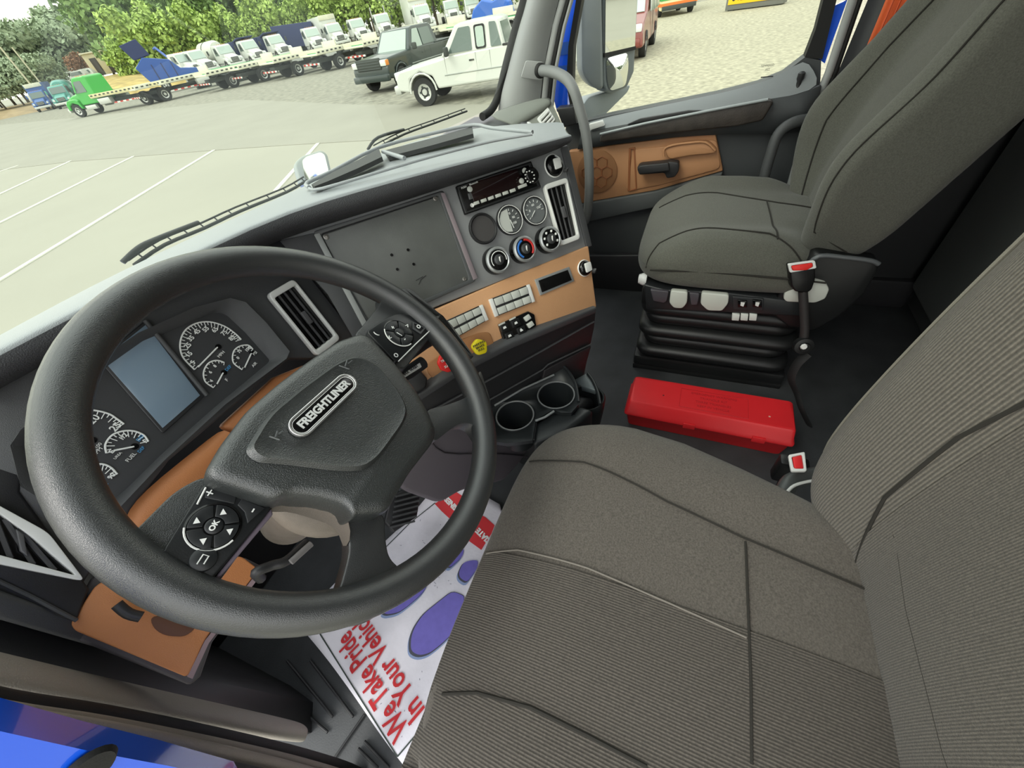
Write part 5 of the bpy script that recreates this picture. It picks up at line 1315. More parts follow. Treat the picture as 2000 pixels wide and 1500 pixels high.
# ================================================================== JUST OUTSIDE THE CAB
HOOD_DK = mat('wiper_black', '1e2122', .5)
for nm, pts, arm in (('far_wiper', [(735, 290), (790, 262), (850, 240), (912, 217)], [(725, 300), (745, 276), (795, 260)]),
                ('near_wiper', [(262, 518), (322, 478), (400, 445), (470, 412), (560, 375), (600, 352)], [(255, 524), (285, 496), (320, 478), (400, 445)])):
    def gp_(a, b):
        # on the glass: march along the sight line to the windshield surface
        d_ = ray(a, b); t0, t1 = .2, 3.0
        for _ in range(40):
            tm = (t0 + t1) / 2; p = EYE + d_ * tm
            if p.y < gy(p.x, p.z) + .015: t0 = tm
            else: t1 = tm
        return EYE + d_ * t0
    P = [gp_(*p) for p in pts]
    t = thing('windshield_wiper', 'windshield wiper with lattice blade at the far side of the glass' if nm == 'far_wiper' else 'windshield wiper arm lying along the near bottom edge of the glass', 'wiper', P[0], group=None)
    tube('wiper_blade', P, .003, HOOD_DK, t, seg=8, smooth_n=3)
    off = V((0, .008, .010))
    Q = [p + off for p in P]
    tube('wiper_arm', [gp_(*p) + off for p in arm], .004, HOOD_DK, t, seg=8, smooth_n=4)
    SPt = smoothpath(P, 5)
    for k in range(2, len(SPt) - 1, 2):
        tube('wiper_link', [SPt[k], SPt[k] + off * .8], .0014, HOOD_DK, t, seg=5)
    tube('wiper_frame', [p + off * .8 for p in P], .0018, HOOD_DK, t, seg=6, smooth_n=3)

# hood-mounted mirror seen over the dash
HM_ = Plane((1.35, 1.75, .36), (.30, .90, -.40))
hm = thing('hood_mirror', 'small hood mirror seen through the windshield above the dash', 'mirror', HM_.X(610, 330))
slab('mirror_case', [HM_.X(a, b, -.004) for a, b in [(575, 318), (590, 304), (628, 292), (640, 300), (648, 335), (640, 352), (600, 366), (586, 358)]], HM_.n, .05, mat('mirror_case_grey', '9aa09a', .5), hm, bevel=.01, r=.02)
slab('mirror_glass', [HM_.X(a, b, .0) for a, b in [(590, 314), (598, 306), (626, 297), (634, 302), (642, 334), (634, 346), (604, 356), (596, 350)]], HM_.n, .004, mat('mirror_silver', 'd5dbd0', .04, metal=1.0), hm, r=.01)
hb = HM_.X(618, 345, -.03)
tube('mirror_stalk', [hb, V((hb.x - .1, hb.y - .05, .34))], .012, HOOD_DK, hm)
# the hood itself
ho = thing('engine_hood', 'blue engine hood of the truck below the windshield', 'hood', (.8, 1.9, 0))
slab('hood_shell', [V((-.05, 1.25, .36)), V((1.65, 1.25, .36)), V((1.6, 2.9, .22)), V((0, 2.9, .22))], (0, -.08, -1), .5, BLUEPAINT, ho, bevel=.06, r=.1)
# side mirror on its stalk
SM = Plane((2.12, .46, .95), (.62, .78, 0))
sm = thing('side_mirror', 'tall black side mirror with flat glass above convex glass outside the passenger window', 'mirror', SM.X(1200, 120))
MC = mat('mirror_housing', '70767a', .4, grain=.3)
def smx(pts, o=0.0): return [SM.X(a, b, o) for a, b in pts]
hl_ = [(1178, -8), (1245, -8), (1243, 90), (1240, 140), (1226, 172), (1196, 184), (1182, 180), (1176, 160)]
upv = V((0, 0, .34))
o1 = smx(hl_)
o1 = [o1[0] + upv, o1[1] + upv] + o1[2:]
bk1 = [p + SM.n * .13 + V((-.02, 0, 0)) for p in o1]
c_ = sum(bk1, V()) / len(bk1); bk1 = [c_ + (p - c_) * .78 for p in bk1]
n_ = len(o1)
md_ = [(a * .5 + b * .5) + ((a - sum(o1, V()) / n_) * .07) for a, b in zip(o1, bk1)]
vs = o1 + md_ + bk1
fs = [[i * n_ + j, i * n_ + (j + 1) % n_, (i + 1) * n_ + (j + 1) % n_, (i + 1) * n_ + j] for i in range(2) for j in range(n_)] + [list(range(n_)), [2 * n_ + j for j in range(n_)]]
mesh('mirror_housing', vs, fs, MC, sm, bevel=.012, bseg=3)
# left cheek of the housing facing the cab
slab('mirror_cheek', [SM.X(a, b, .01) for a, b in [(1134, -40), (1176, -40), (1178, 60), (1180, 178), (1160, 172), (1146, 160), (1136, 140)]], V((.8, .5, 0)), .08, MC, sm, bevel=.015, r=.03)
MS = mat('mirror_silver_flat', 'e6e8e4', .02, metal=1.0)
g_ = smx([(1180, -8), (1241, -8), (1240, 92), (1182, 106)], .006); g_[0] += upv; g_[1] += upv
slab('flat_glass', g_, SM.n, .004, MS, sm)
slab('glass_divider', smx([(1181, 104), (1242, 90), (1242, 97), (1181, 112)], .008), SM.n, .01, RUBBER, sm)
cp_ = smx([(1184, 114), (1226, 102), (1228, 130), (1222, 168), (1192, 178), (1186, 160)], .004)
P_ = rnd(cp_, .02, 4); cc = sum(P_, V()) / len(P_)
vs = P_ + [cc + (p - cc) * .66 - SM.n * .010 for p in P_] + [cc + (p - cc) * .33 - SM.n * .014 for p in P_] + [cc - SM.n * .016]
k_ = len(P_); fs = [[i * k_ + j, i * k_ + (j + 1) % k_, (i + 1) * k_ + (j + 1) % k_, (i + 1) * k_ + j] for i in range(2) for j in range(k_)] + [[2 * k_ + j, 2 * k_ + (j + 1) % k_, 3 * k_] for j in range(k_)]
mesh('convex_glass', vs, fs, MS, sm)
slab('mirror_arm', [SM.X(a, b, -.04) for a, b in [(1150, 190), (1178, 182), (1232, 166), (1226, 180), (1180, 226), (1160, 236), (1140, 238), (1138, 205)]], SM.n, .06, mat('mirror_arm_grey', '8b9296', .45, grain=.2), sm, bevel=.015, r=.012)
# ================================================================== OUTSIDE: the yard
GZ = -1.03
def gp(px, py): return at(px, py, z=GZ)
ASPH = mat('yard_asphalt', '989688', .9, grain=.5, gscale=40, var=.035, vscale=.35)
GRAV = mat('yard_gravel', '858375', .95, grain=.9, gscale=9, var=.34, vscale=3.2)
GRAVT = mat('yard_gravel_tan', '9c9882', .95, grain=.9, gscale=9, var=.30, vscale=7)
gr = thing('ground', 'pale asphalt and gravel yard', 'ground', (0, 0, GZ), kind='structure')
strip('asphalt', [[(-400, -400, GZ), (900, -400, GZ)], [(-400, 1200, GZ), (900, 1200, GZ)]], ASPH, gr, smooth=False)
def patch(name, P, m, h): return slab(name, [V((p.x, p.y, GZ + h)) for p in P], (0, 0, -1), h * .9, m, gr)
patch('gravel_field', [gp(-40, 262), gp(200, 238), gp(470, 205), gp(700, 215), gp(1000, 215), V((14, -3, 0)), V((9, -25, 0)), V((60, -60, 0)), V((130, 20, 0)), V((110, 260, 0)), V((0, 300, 0))], GRAV, .01)
patch('gravel_lane', [V((8.5, 4.2, 0)), V((3.6, 1.2, 0)), V((2.6, -22, 0)), V((60, -40, 0)), V((40, 4, 0)), V((16, 4.5, 0))], GRAVT, .016)
patch('asphalt_apron', [gp(-60, 340), gp(138, 316), gp(418, 294), gp(560, 284), gp(700, 276), gp(960, 262), gp(1000, 205), gp(700, 205), gp(470, 195), gp(200, 225), gp(-60, 250)], mat('asphalt_darker_band', '908e81', .9, grain=.4, gscale=30, var=.05, vscale=.5), .012)
LINEM = mat('parking_line_white', 'd8d8cc', .8, var=.08, vscale=3)
for a, b in (((418, 294), (-60, 585)), ((261, 306), (-60, 466)), ((138, 315), (-60, 408)), ((35, 324), (-40, 349)), ((621, 281), (539, 373))):
    p, q_ = gp(*a), gp(*b); t_ = (q_ - p).normalized(); n_ = V((-t_.y, t_.x, 0)) * .05
    patch('parking_line', [p + n_, q_ + n_, q_ - n_, p - n_], LINEM, .02)
# ================================================================== VEHICLES (local frame: +X forward, +Y left, z = 0 on the ground)
TIRE = mat('tire_rubber', '2a2b2a', .85); RIMM = mat('wheel_rim', 'c9cbc6', .35, metal=.4)
CHAS = mat('chassis_dark', '3b403d', .7); VGL = mat('vehicle_glass', '5d6c66', .12, spec=.8); VGLB = mat('vehicle_glass_light', 'a9b8ae', .15, spec=.8)
PWHITE = mat('vehicle_white', 'cfd2cb', .35, coat=.3); PGRN = mat('vehicle_green', '31a437', .35, coat=.4); PBLU = mat('vehicle_blue', '1f4fa0', .35, coat=.4)
PTEAL = mat('vehicle_teal', '4d9488', .4, coat=.3); PDRK = mat('vehicle_dark_green_grey', '2e3a39', .3, coat=.5); PRED = mat('vehicle_maroon', '7d3a34', .3, coat=.5)
NAVY = mat('dump_body_navy', '2a3560', .5); GRNB = mat('green_bed', '2f9c58', .5)
LAMP = mat('headlamp_clear', 'd9dedb', .15); AMBER = mat('amber_lamp', 'e08a3a', .3); TAPER = mat('reflective_red', 'c0392f', .4); TAPEW = mat('reflective_white', 'e6e6de', .4)
RAILM = mat('bed_rail_pale', 'd6d5bf', .6, var=.06, vscale=3); RAILY = mat('bed_rail_yellowish', 'cfc79a', .6)

def veh(name, label, cat, pos, heading, group=None):
    h = V(heading); t = thing(name, label, cat, pos, math.atan2(h.y, h.x) or 1e-4, group)
    ORG[t.name] = V((0, 0, 0)); return t

def side_prof(name, prof, y0, y1, m, parent, bevel=.03, taper=None):
    """closed x-z profile extruded from y0 to y1; taper pulls the upper points inward"""
    n = len(prof); zs = [p[1] for p in prof]; z0, z1 = min(zs), max(zs); vs = []
    for y in (y0, y1):
        for (x, z) in prof:
            k = 1 - (taper or 0) * (z - z0) / max(z1 - z0, .01); vs.append(V((x, (y0 + y1) / 2 + (y - (y0 + y1) / 2) * k, z)))
    fs = [list(range(n)), list(range(2 * n - 1, n - 1, -1))] + [[i, (i + 1) % n, n + (i + 1) % n, n + i] for i in range(n)]
    return mesh(name, vs, fs, m, parent, bevel=bevel, ang=20)

def tire(x, y, r, wd, parent, m=RIMM, dual=False):
    n = V((0, 1 if y > 0 else -1, 0)); c = V((x, y, r))
    t = lathe('wheel', c, n, [(r * .55, -wd / 2), (r * .95, -wd / 2), (r, -wd * .3), (r, wd * .3), (r * .95, wd / 2), (r * .6, wd / 2), (r * .58, wd * .3)], TIRE, parent, seg=22)
    lathe('wheel_rim', c, n, [(r * .6, wd * .25), (r * .58, wd * .42), (r * .45, wd * .35), (r * .25, wd * .25 if not dual else wd * .1), (r * .2, wd * .45), (0, wd * .45)], m, t, seg=16)
    for k in range(5):
        a = k * 2 * PI / 5; b_, c_, _ = basis(n)
        lathe('rim_hole', c + (b_ * math.cos(a) + c_ * math.sin(a)) * r * .37, n, [(r * .085, wd * .3), (r * .085, wd * .38), (0, wd * .385)], CHAS, t, seg=8)
    return t

def pane(name, pts, m, parent, th=.02, r=.0):
    P = [V(p) for p in pts]; n = (P[1] - P[0]).cross(P[2] - P[0]).normalized()
    return slab(name, P, n, th, m, parent, r=r)

def pickup(name, label, paint, pos, heading, new=False):
    t = veh(name, label, 'truck', pos, heading)
    L, Wd = 5.7, 1.98; w2 = Wd / 2
    body = [(-L / 2, .55), (-L / 2, 1.18), (-.55, 1.18 + .02), (1.05, 1.16), (1.25, 1.12), (L / 2 - .15, .98 if not new else 1.12), (L / 2, .80), (L / 2, .5), (2.45, .42), (2.38, .75), (2.0, .9), (1.62, .75), (1.5, .42), (-1.35, .42), (-1.45, .75), (-1.85, .9), (-2.25, .75), (-2.35, .5)]
    if new: body[4] = (1.3, 1.2); body[3] = (1.1, 1.22)
    side_prof('truck_body', body, -w2, w2, paint, t, bevel=.05, taper=.03)
    roofz = 1.82 if not new else 1.88
    cabp = [(-.75, 1.15), (-.62, roofz - .06), (-.45, roofz), (.45, roofz), (.68, roofz - .04), (1.22, 1.15)]
    if new: cabp[0] = (-1.0, 1.15); cabp[1] = (-.85, roofz - .06); cabp[2] = (-.7, roofz)
    side_prof('cab', cabp, -w2 + .03, w2 - .03, paint, t, bevel=.04, taper=.16)
    for sgn in (1, -1):
        yb, yt = sgn * (w2 - .035 + .01), sgn * (w2 - .155)
        def sp_(x, z): 
            k = (z - 1.15) / (roofz - 1.15); return V((x, yb + (yt - yb) * k + sgn * .012, z))
        fr_ = [sp_(.98, 1.2), sp_(.56, roofz - .10), sp_(.22, roofz - .10), sp_(.22, 1.2)]
        pane('side_window', fr_, VGL if not new else VGLB, t, r=.04)
        if not new:
            frame('window_surround', [sp_(.10, 1.2), sp_(.10, roofz - .10), sp_(-.22, roofz - .10), sp_(-.22, 1.2)], [sp_(.06, 1.24), sp_(.06, roofz - .14), sp_(-.18, roofz - .14), sp_(-.18, 1.24)], (0, -sgn, 0), .015, RUBBER, t, r=.06)
            pane('side_window', [sp_(.06, 1.24), sp_(.06, roofz - .14), sp_(-.18, roofz - .14), sp_(-.18, 1.24)], VGLB, t, r=.05)
            pane('side_window', [sp_(-.36, 1.2), sp_(-.36, roofz - .09), sp_(-.55, roofz - .10), sp_(-.68, 1.2)], VGL, t, r=.03)
        else:
            pane('side_window', [sp_(.14, 1.22), sp_(.14, roofz - .12), sp_(-.6, roofz - .12), sp_(-.72, 1.22)], VGL, t, r=.03)
        for x in (1.12, .14, -.30):
            tube('door_gap', [V((x, sgn * (w2 + .002 - .012), .5)), V((x, sgn * (w2 - .028), 1.14))], .006, CHAS, t, seg=4)
        tube('side_moulding', [V((1.2, sgn * (w2 - .012), .72)), V((-1.3, sgn * (w2 - .012), .72))], .018, mat('moulding_grey', '9aa09a', .5), t, seg=6)
        box('door_handle', V((.28, sgn * (w2 - .02), .98)), (.16, .03, .04), CHAS if not new else paint, t, bevel=.008)
        m_ = box('door_mirror', V((.98, sgn * (w2 + .13), 1.26)), (.12, .22, .22), CHAS, t, bevel=.04)
        for x in (2.0, -1.85):
            tire(x, sgn * (w2 - .14), .38, .24, t)
            tube('wheel_arch', [V((x + math.cos(a) * .44, sgn * (w2 - .005), .40 + math.sin(a) * .46)) for a in [PI * k / 10 for k in range(11)]], .03, paint, t, seg=6)
        box('headlamp', V((L / 2 - .06, sgn * (w2 - .22), .86 if not new else .98)), (.16, .36, .20), LAMP, t, bevel=.03)
        if new: box('turn_lamp', V((L / 2 - .10, sgn * (w2 - .06), .86 if not new else .98)), (.18, .10, .18), AMBER, t, bevel=.02)
        # bed wall with rail
        box('bed_rail', V((-1.75, sgn * (w2 - .06), 1.20)), (2.1, .10, .05), paint if new else RUBBER, t, bevel=.02)
    pane('windshield', [V((1.24, -.80, 1.17)), V((1.24, .80, 1.17)), V((.73, .68, roofz - .07)), V((.73, -.68, roofz - .07))], VGLB, t, th=-.02, r=.04)
    pane('rear_window', [V((cabp[0][0] - .012, .66, 1.22)), V((cabp[0][0] - .012, -.66, 1.22)), V((cabp[1][0] - .012, -.60, roofz - .12)), V((cabp[1][0] - .012, .60, roofz - .12))], VGL, t, th=-.02)
    box('bed_floor', V((-1.8, 0, 1.195)), (1.9, 1.6, .02), CHAS, t)
    g = box('grille', V((L / 2 - .01, 0, .86 if not new else .97)), (.08, 1.15 if not new else 1.35, .26 if not new else .38), CHAS, t, bevel=.03)
    for k in range(4): box('grille_bar', V((L / 2 + .035, 0, (.78 if not new else .83) + k * (.055 if not new else .085))), (.02, 1.05 if not new else 1.25, .018), RIMM if not new else mat('grille_dark_grey', '555c5c', .4), g, bevel=.004)
    box('bumper', V((L / 2 + .03, 0, .52)), (.22, 1.96, .24), RIMM if not new else PDRK, t, bevel=.05)
    box('tail_gate', V((-L / 2 - .01, 0, .9)), (.06, 1.7, .5), paint, t, bevel=.02)
    return t

WPK = gp(838, 207); wdir = V((-.20, .98, 0)).normalized(); wside = V((-wdir.y, wdir.x, 0))
# centre of the truck from its left front wheel
cW = WPK - wdir * 2.0 - wside * .85
pickup('white_pickup', 'white extended-cab pickup parked nearest beyond the windshield', PWHITE, (cW.x, cW.y, GZ), wdir)
DPK = gp(790, 172); ddir = V((-.985, .10, 0)).normalized(); dside = V((-ddir.y, ddir.x, 0))
cD = DPK - ddir * 2.0 - dside * .85
pickup('dark_pickup', 'dark green-grey crew-cab pickup parked beside the white pickup', PDRK, (cD.x, cD.y, GZ), ddir, new=True)

def conv_cab(t, paint, k=1.0, sleeper=False, dark=False, stacks=False):
    """conventional truck front: hood, fenders, cab, windshield, grille, bumper, mirrors"""
    side_prof('hood', [(1.1, .75), (1.1, 1.62), (2.1, 1.42), (2.55, 1.25), (2.65, .75)], -.78, .78, paint, t, bevel=.10, taper=.22)
    cb = side_prof('cab', [(-.6, .75), (-.6, 2.45), (-.45, 2.55), (.55, 2.52), (.72, 2.42), (1.15, 1.60), (1.15, .75)], -1.08, 1.08, paint, t, bevel=.08, taper=.10)
    pane('windshield', [V((1.19, -.90, 1.66)), V((1.19, .90, 1.66)), V((.80, .84, 2.36)), V((.80, -.84, 2.36))], VGL if dark else VGLB, t, th=-.02, r=.05)
    for sgn in (1, -1):
        pane('side_window', [V((.95, sgn * 1.062, 1.55)), V((.60, sgn * 1.0, 2.28)), V((-.05, sgn * 1.0, 2.28)), V((-.05, sgn * 1.062, 1.55))], VGL, t, th=.02 * sgn, r=.05)
        side_prof('fender', [(1.25, .55), (1.35, 1.10), (1.6, 1.25), (2.25, 1.22), (2.55, 1.0), (2.66, .6), (2.40, .55), (2.30, .85), (1.9, 1.02), (1.5, .85), (1.42, .55)], sgn * .78, sgn * 1.12, paint, t, bevel=.06)
        tire(1.90, sgn * .98, .46, .28, t)
        box('headlamp', V((2.58, sgn * .88, .98)), (.12, .26, .22), LAMP, t, bevel=.04)
        tube('mirror_bracket', [V((.95, sgn * 1.06, 1.55)), V((1.1, sgn * 1.3, 1.7)), V((1.1, sgn * 1.3, 2.2))], .02, CHAS, t, seg=5)
        box('door_mirror', V((1.1, sgn * 1.34, 1.95)), (.10, .22, .42), paint if dark else CHAS, t, bevel=.04)
        box('cab_step', V((.5, sgn * 1.0, .55)), (1.0, .25, .30), RIMM, t, bevel=.03)
        if stacks: tube('exhaust_stack', [V((-.8, sgn * .95, .8)), V((-.8, sgn * .95, 3.3))], .07, RIMM, t, seg=8)
    g = box('grille', V((2.62, 0, 1.02)), (.08, .95, .42), CHAS, t, bevel=.05)
    for j in range(3): box('grille_bar', V((2.67, 0, .90 + j * .12)), (.02, .85, .03), RIMM, g, bevel=.005)
    box('bumper', V((2.72, 0, .55)), (.18, 2.15, .28), PWHITE if not dark else RIMM, t, bevel=.05)
    for y in (-.5, -.25, 0, .25, .5): box('roof_lamp', V((.45, y, 2.56)), (.10, .08, .05), AMBER, t, bevel=.01)

def chassis(t, x0, x1):
    box('chassis_frame', V(((x0 + x1) / 2, 0, .72)), (x1 - x0, .8, .25), CHAS, t, bevel=.02)

def flatbed(pos, heading, label, cab=None, first=False, n_axle=1):
    t = veh('flatbed_tow_truck', label, 'truck', pos, heading, None)
    chassis(t, -6.2, 2.3)
    bed = box('bed_deck', V((-3.3, 0, 1.12)), (6.4, 2.4, .10), RAILM, t, bevel=.02)
    for sgn in (1, -1):
        r_ = box('bed_side_rail', V((-3.3, sgn * 1.2, 1.22)), (6.4, .08, .26), RAILY if cab else RAILM, t, bevel=.01)
        for k in range(16):
            box('rail_slot', V((-6.3 + k * .40, sgn * 1.243, 1.24)), (.20, .012, .09), CHAS, r_)
        box('tool_box', V((-1.1, sgn * 1.0, .80)), (1.1, .45, .40), PWHITE if not cab else RIMM, t, bevel=.03)
        box('side_bar', V((-2.9, sgn * 1.10, .52)), (2.4, .05, .06), RIMM, t, bevel=.01)
        for k in range(8):
            box('reflective_piece', V((-3.9 + k * .28, sgn * 1.13, .58)), (.27, .012, .09), TAPER if k % 2 else TAPEW, t)
        tire(-4.6, sgn * .98, .48, .42, t, dual=True)
        if not cab: tire(1.6, sgn * .98, .48, .28, t, dual=False)
    for k in range(5):
        box('deck_rib', V((-5.8 + k * 1.2, 0, 1.19)), (.08, 2.2, .05), CHAS if k % 2 else GRNB, t)
    if cab: conv_cab(t, cab)
    else:
        box('head_board', V((-.2, 0, 1.45)), (.12, 2.0, .5), RAILM, t, bevel=.02)
        box('winch_box', V((.3, 0, 1.0)), (.7, 1.0, .35), CHAS, t, bevel=.04)
    return t

def facing(pt, heading_to=None): return pt
# the row: first with a green cab, the rest seen side on behind each other
gpos = gp(165, 229); rdir = (gp(461, 171) - gp(668, 134)).normalized()
gdir = (gp(150, 230) - gp(330, 196)).normalized()
side = V((-gdir.y, gdir.x, 0))
gc = gpos - gdir * 1.9 - side * (-.98)
def near_front(pos, dir_, left=True):
    """centre of a truck from the ground point of its near front wheel"""
    s_ = V((-dir_.y, dir_.x, 0)) * (.98 if left else -.98)
    c_ = pos - dir_ * 1.9 - s_
    return (c_.x, c_.y, GZ)
flatbed(near_front(gpos, gdir), gdir, 'flatbed tow truck with bright green cab at the left end of the row', cab=PGRN)
bh_ = V((.97, -.25, 0)).normalized(); brt = V((bh_.y, -bh_.x, 0))
def bedrow(p, label):
    c_ = p + bh_ * 4.6 - brt * 1.0
    t = flatbed((c_.x, c_.y, GZ), bh_, label)
    box('rear_bar', V((-6.45, 0, .60)), (.10, 2.3, .14), CHAS, t, bevel=.01)
    for k in range(8): box('reflective_piece', V((-6.51, -1.0 + k * .28, .60)), (.012, .27, .10), TAPER if k % 2 else TAPEW, t)
    return t
tails = ('fifth from the dark pickup leftward', 'fourth from the dark pickup leftward', 'third from the dark pickup leftward', 'second from the dark pickup leftward', 'standing just left of the dark pickup')
for (a, b), tail in zip(((330, 197), (461, 171), (521, 159), (587, 148), (668, 134)), tails):
    bedrow(gp(a, b), 'empty flatbed with pale slotted side rails, ' + tail)
p0 = gp(668, 134)
for i, tail in enumerate(('behind the dark pickup hood', 'behind the dark pickup cab', 'behind the dark pickup bed', 'behind the white pickup cab', 'behind the white pickup rear glass')):
    bedrow(p0 - rdir * 3.9 * (i + 1), 'empty flatbed with pale slotted side rails ' + tail)

def cabtruck(px, py, label, paint=PWHITE, body=None, bodym=None, stacks=False, dist=None, yaw=0.0, z=0.0, scale=1.0, cat='truck', dark=False, nm='parked_truck'):
    """a truck whose cab front stands near the sight line, facing the camera"""
    d_ = ray(px, py); d_.z = 0; u_ = d_.normalized()
    h = (Matrix.Rotation(yaw, 3, 'Z') @ (-u_)).normalized()
    p = u_ * dist
    t = veh(nm, label, cat, (p.x, p.y, GZ + z), h)
    t.scale = (scale, scale, scale)
    conv_cab(t, paint, stacks=stacks, dark=dark); chassis(t, -6, 2.3)
    for sgn in (1, -1): tire(-4.2, sgn * .98, .48, .42, t, dual=True)
    if body == 'box':
        box('cargo_box', V((-3.6, 0, 2.15)), (5.6, 2.4, 2.5), bodym, t, bevel=.05); box('box_cap', V((-.76, 0, 3.2)), (.12, 2.2, .5), RAILM, t, bevel=.03)
    elif body == 'dump':
        side_prof('dump_body', [(-6, 1.0), (-6.2, 2.6), (-.9, 2.6), (-1.0, 1.0)], -1.2, 1.2, bodym, t, bevel=.04)
        side_prof('cab_guard', [(-.9, 2.5), (.5, 2.75), (.5, 2.85), (-.9, 2.65)], -1.1, 1.1, bodym, t, bevel=.02)
        for k in range(5): box('body_rib', V((-5.4 + k * 1.1, 1.22, 1.8)), (.12, .06, 1.5), bodym, t); box('body_rib', V((-5.4 + k * 1.1, -1.22, 1.8)), (.12, .06, 1.5), bodym, t)
    elif body == 'tank':
        lathe('tank', V((-5.8, 0, 2.0)), (1, 0, 0), [(.1, 0), (.9, .15), (1.1, .5), (1.1, 4.3), (.9, 4.7), (.1, 4.85)], bodym, t, seg=24)
        lathe('tank_band', V((-3.6, 0, 2.0)), (1, 0, 0), [(1.12, 0), (1.14, .02), (1.14, .12), (1.12, .14)], CHAS, t, seg=24, cap=False)
    elif body == 'wrecker':
        side_prof('wrecker_body', [(-6, .7), (-6, 1.6), (-4.5, 1.9), (-.8, 1.9), (-.8, .7)], -1.15, 1.15, bodym, t, bevel=.05)
        tube('wrecker_boom', [V((-1.4, 0, 1.9)), V((-3.2, 0, 3.4)), V((-3.6, 0, 3.3))], .14, bodym, t, seg=8)
    return t

HR = 76
for (px, py, yaw, kw, lab) in (
 (355, 125, .6, dict(body='wrecker', bodym=PBLU, paint=PWHITE), 'white cab truck behind the blue wrecker'),
 (382, 118, .5, dict(), 'white cab truck second behind the blue wrecker'),
 (436, 104, .4, dict(body='tank', bodym=mat('pale_tank', 'c9cdc0', .5)), 'cream-white truck with a rounded pale body behind its cab'),
 (484, 95, .4, dict(body='dump', bodym=NAVY), 'white cab truck with navy dump body, left one of the two'),
 (535, 84, .4, dict(body='dump', bodym=NAVY), 'white cab truck with navy dump body, right one of the two'),
 (607, 70, .3, dict(), 'white cab truck right of the tilted navy dump bed'),
 (650, 62, .3, dict(body='box', bodym=PWHITE), 'white cab truck with low white cargo box in the back row'),
 (695, 52, .3, dict(), 'white cab truck left of the one with chrome stacks'),
 (745, 42, .2, dict(stacks=True), 'white tractor cab with two tall chrome exhaust stacks'),
 (822, 28, .2, dict(body='box', bodym=PWHITE), 'white truck with the tallest pale cargo box behind its cab'),
 (880, 14, .1, dict(), 'white cab truck left of the blue tarpaulin'),
 (920, 6, .1, dict(), 'white cab truck nearest the windshield edge in the back row')):
    cabtruck(px, py, lab, dist=HR if px != 822 else 68, yaw=yaw, z=.55, **kw)
# tilted navy dump bed, blue wrecker, green decks
nb = gp(560, 110); u_ = ray(578, 80); u_.z = 0; u_.normalize(); p = u_ * 80
t = veh('dump_bed', 'dark navy dump bed standing among the white trucks', 'truck bed', (p.x, p.y, GZ + .3), -u_.cross(V((0, 0, 1))))
side_prof('bed_body', [(-2.6, 1.0), (-2.9, 3.4), (2.6, 3.6), (2.4, 1.2)], -1.2, 1.2, NAVY, t, bevel=.05); chassis(t, -3, 2.5)
tire(-1.5, 1, .48, .42, t); tire(-1.5, -1, .48, .42, t)
u_ = ray(332, 135); u_.z = 0; u_.normalize(); p = u_ * 66
t = veh('blue_wrecker', 'bright blue wrecker bed tilted up behind the row of flatbeds', 'truck', (p.x, p.y, GZ + .2), u_.cross(V((0, 0, 1))))
side_prof('wrecker_body', [(-2.2, .6), (-2.9, 2.2), (-1.8, 2.9), (.4, 2.4), (1.0, 1.6), (3.0, 1.3), (3.0, .7)], -1.15, 1.15, PBLU, t, bevel=.06)
side_prof('tilted_panel', [(-2.6, 2.8), (-3.1, 4.0), (-1.4, 4.3), (-1.0, 3.0)], -.9, .9, NAVY, t, bevel=.04)
for x in (-1.4, -.5, .4): box('wrecker_rib', V((x, 1.17, 1.5)), (.10, .05, 1.5), NAVY, t, bevel=.01); box('wrecker_rib', V((x, -1.17, 1.5)), (.10, .05, 1.5), NAVY, t, bevel=.01)
tire(-1.2, 1, .48, .42, t); tire(-1.2, -1, .48, .42, t); tire(2.2, 1, .48, .3, t); tire(2.2, -1, .48, .3, t)
for (px, py, r_, nm, lab, mm) in ((420, 130, 58, 'green_deck', 'green steel deck stacked behind the flatbeds, left one', GRNB), (505, 108, 58, 'green_deck', 'pale green steel deck stacked behind the flatbeds, right one', mat('green_deck_pale', '8fc98a', .6))):
    u_ = ray(px, py); u_.z = 0; u_.normalize(); p = u_ * r_
    t = veh(nm, lab, 'truck deck', (p.x, p.y, GZ), rdir)
    side_prof('deck', [(-3.2, .95), (-3.2, 1.3), (3.2, 1.25), (3.6, .95)], -1.2, 1.2, mm, t, bevel=.03)
    for x in (-2.4, 0, 2.4): box('deck_trestle', V((x, 0, .47)), (.2, 2.0, .95), CHAS, t, bevel=.02)
# blue tarpaulin load near the pillar
u_ = ray(960, 10); u_.z = 0; u_.normalize(); p = u_ * 50
t = veh('tarped_load', 'load under a crumpled bright blue tarpaulin at the windshield edge', 'load', (p.x, p.y, GZ), rdir)
box('load_deck', V((0, 0, .5)), (5, 2.2, 1.0), CHAS, t, bevel=.03)
side_prof('tarpaulin', [(-2, 1.0), (-1.8, 1.9), (-1.0, 2.3), (-.2, 2.1), (.7, 2.35), (1.6, 1.8), (2.0, 1.0)], -1.0, 1.0, mat('tarp_blue', '2c66c4', .5), t, bevel=.1)
# far left pair of trucks
cabtruck(72, 182, 'small dark blue truck at the far left edge of the yard', paint=mat('dull_blue', '3b5f9a', .4), dist=98, yaw=-.2, z=0, body='box', bodym=mat('dull_blue', '3b5f9a', .4), scale=.9, dark=True)
cabtruck(112, 172, 'teal truck with rounded teal tank body beside the blue one', paint=PTEAL, dist=92, yaw=-.2, z=0, body='tank', bodym=PTEAL, scale=.95, dark=True)
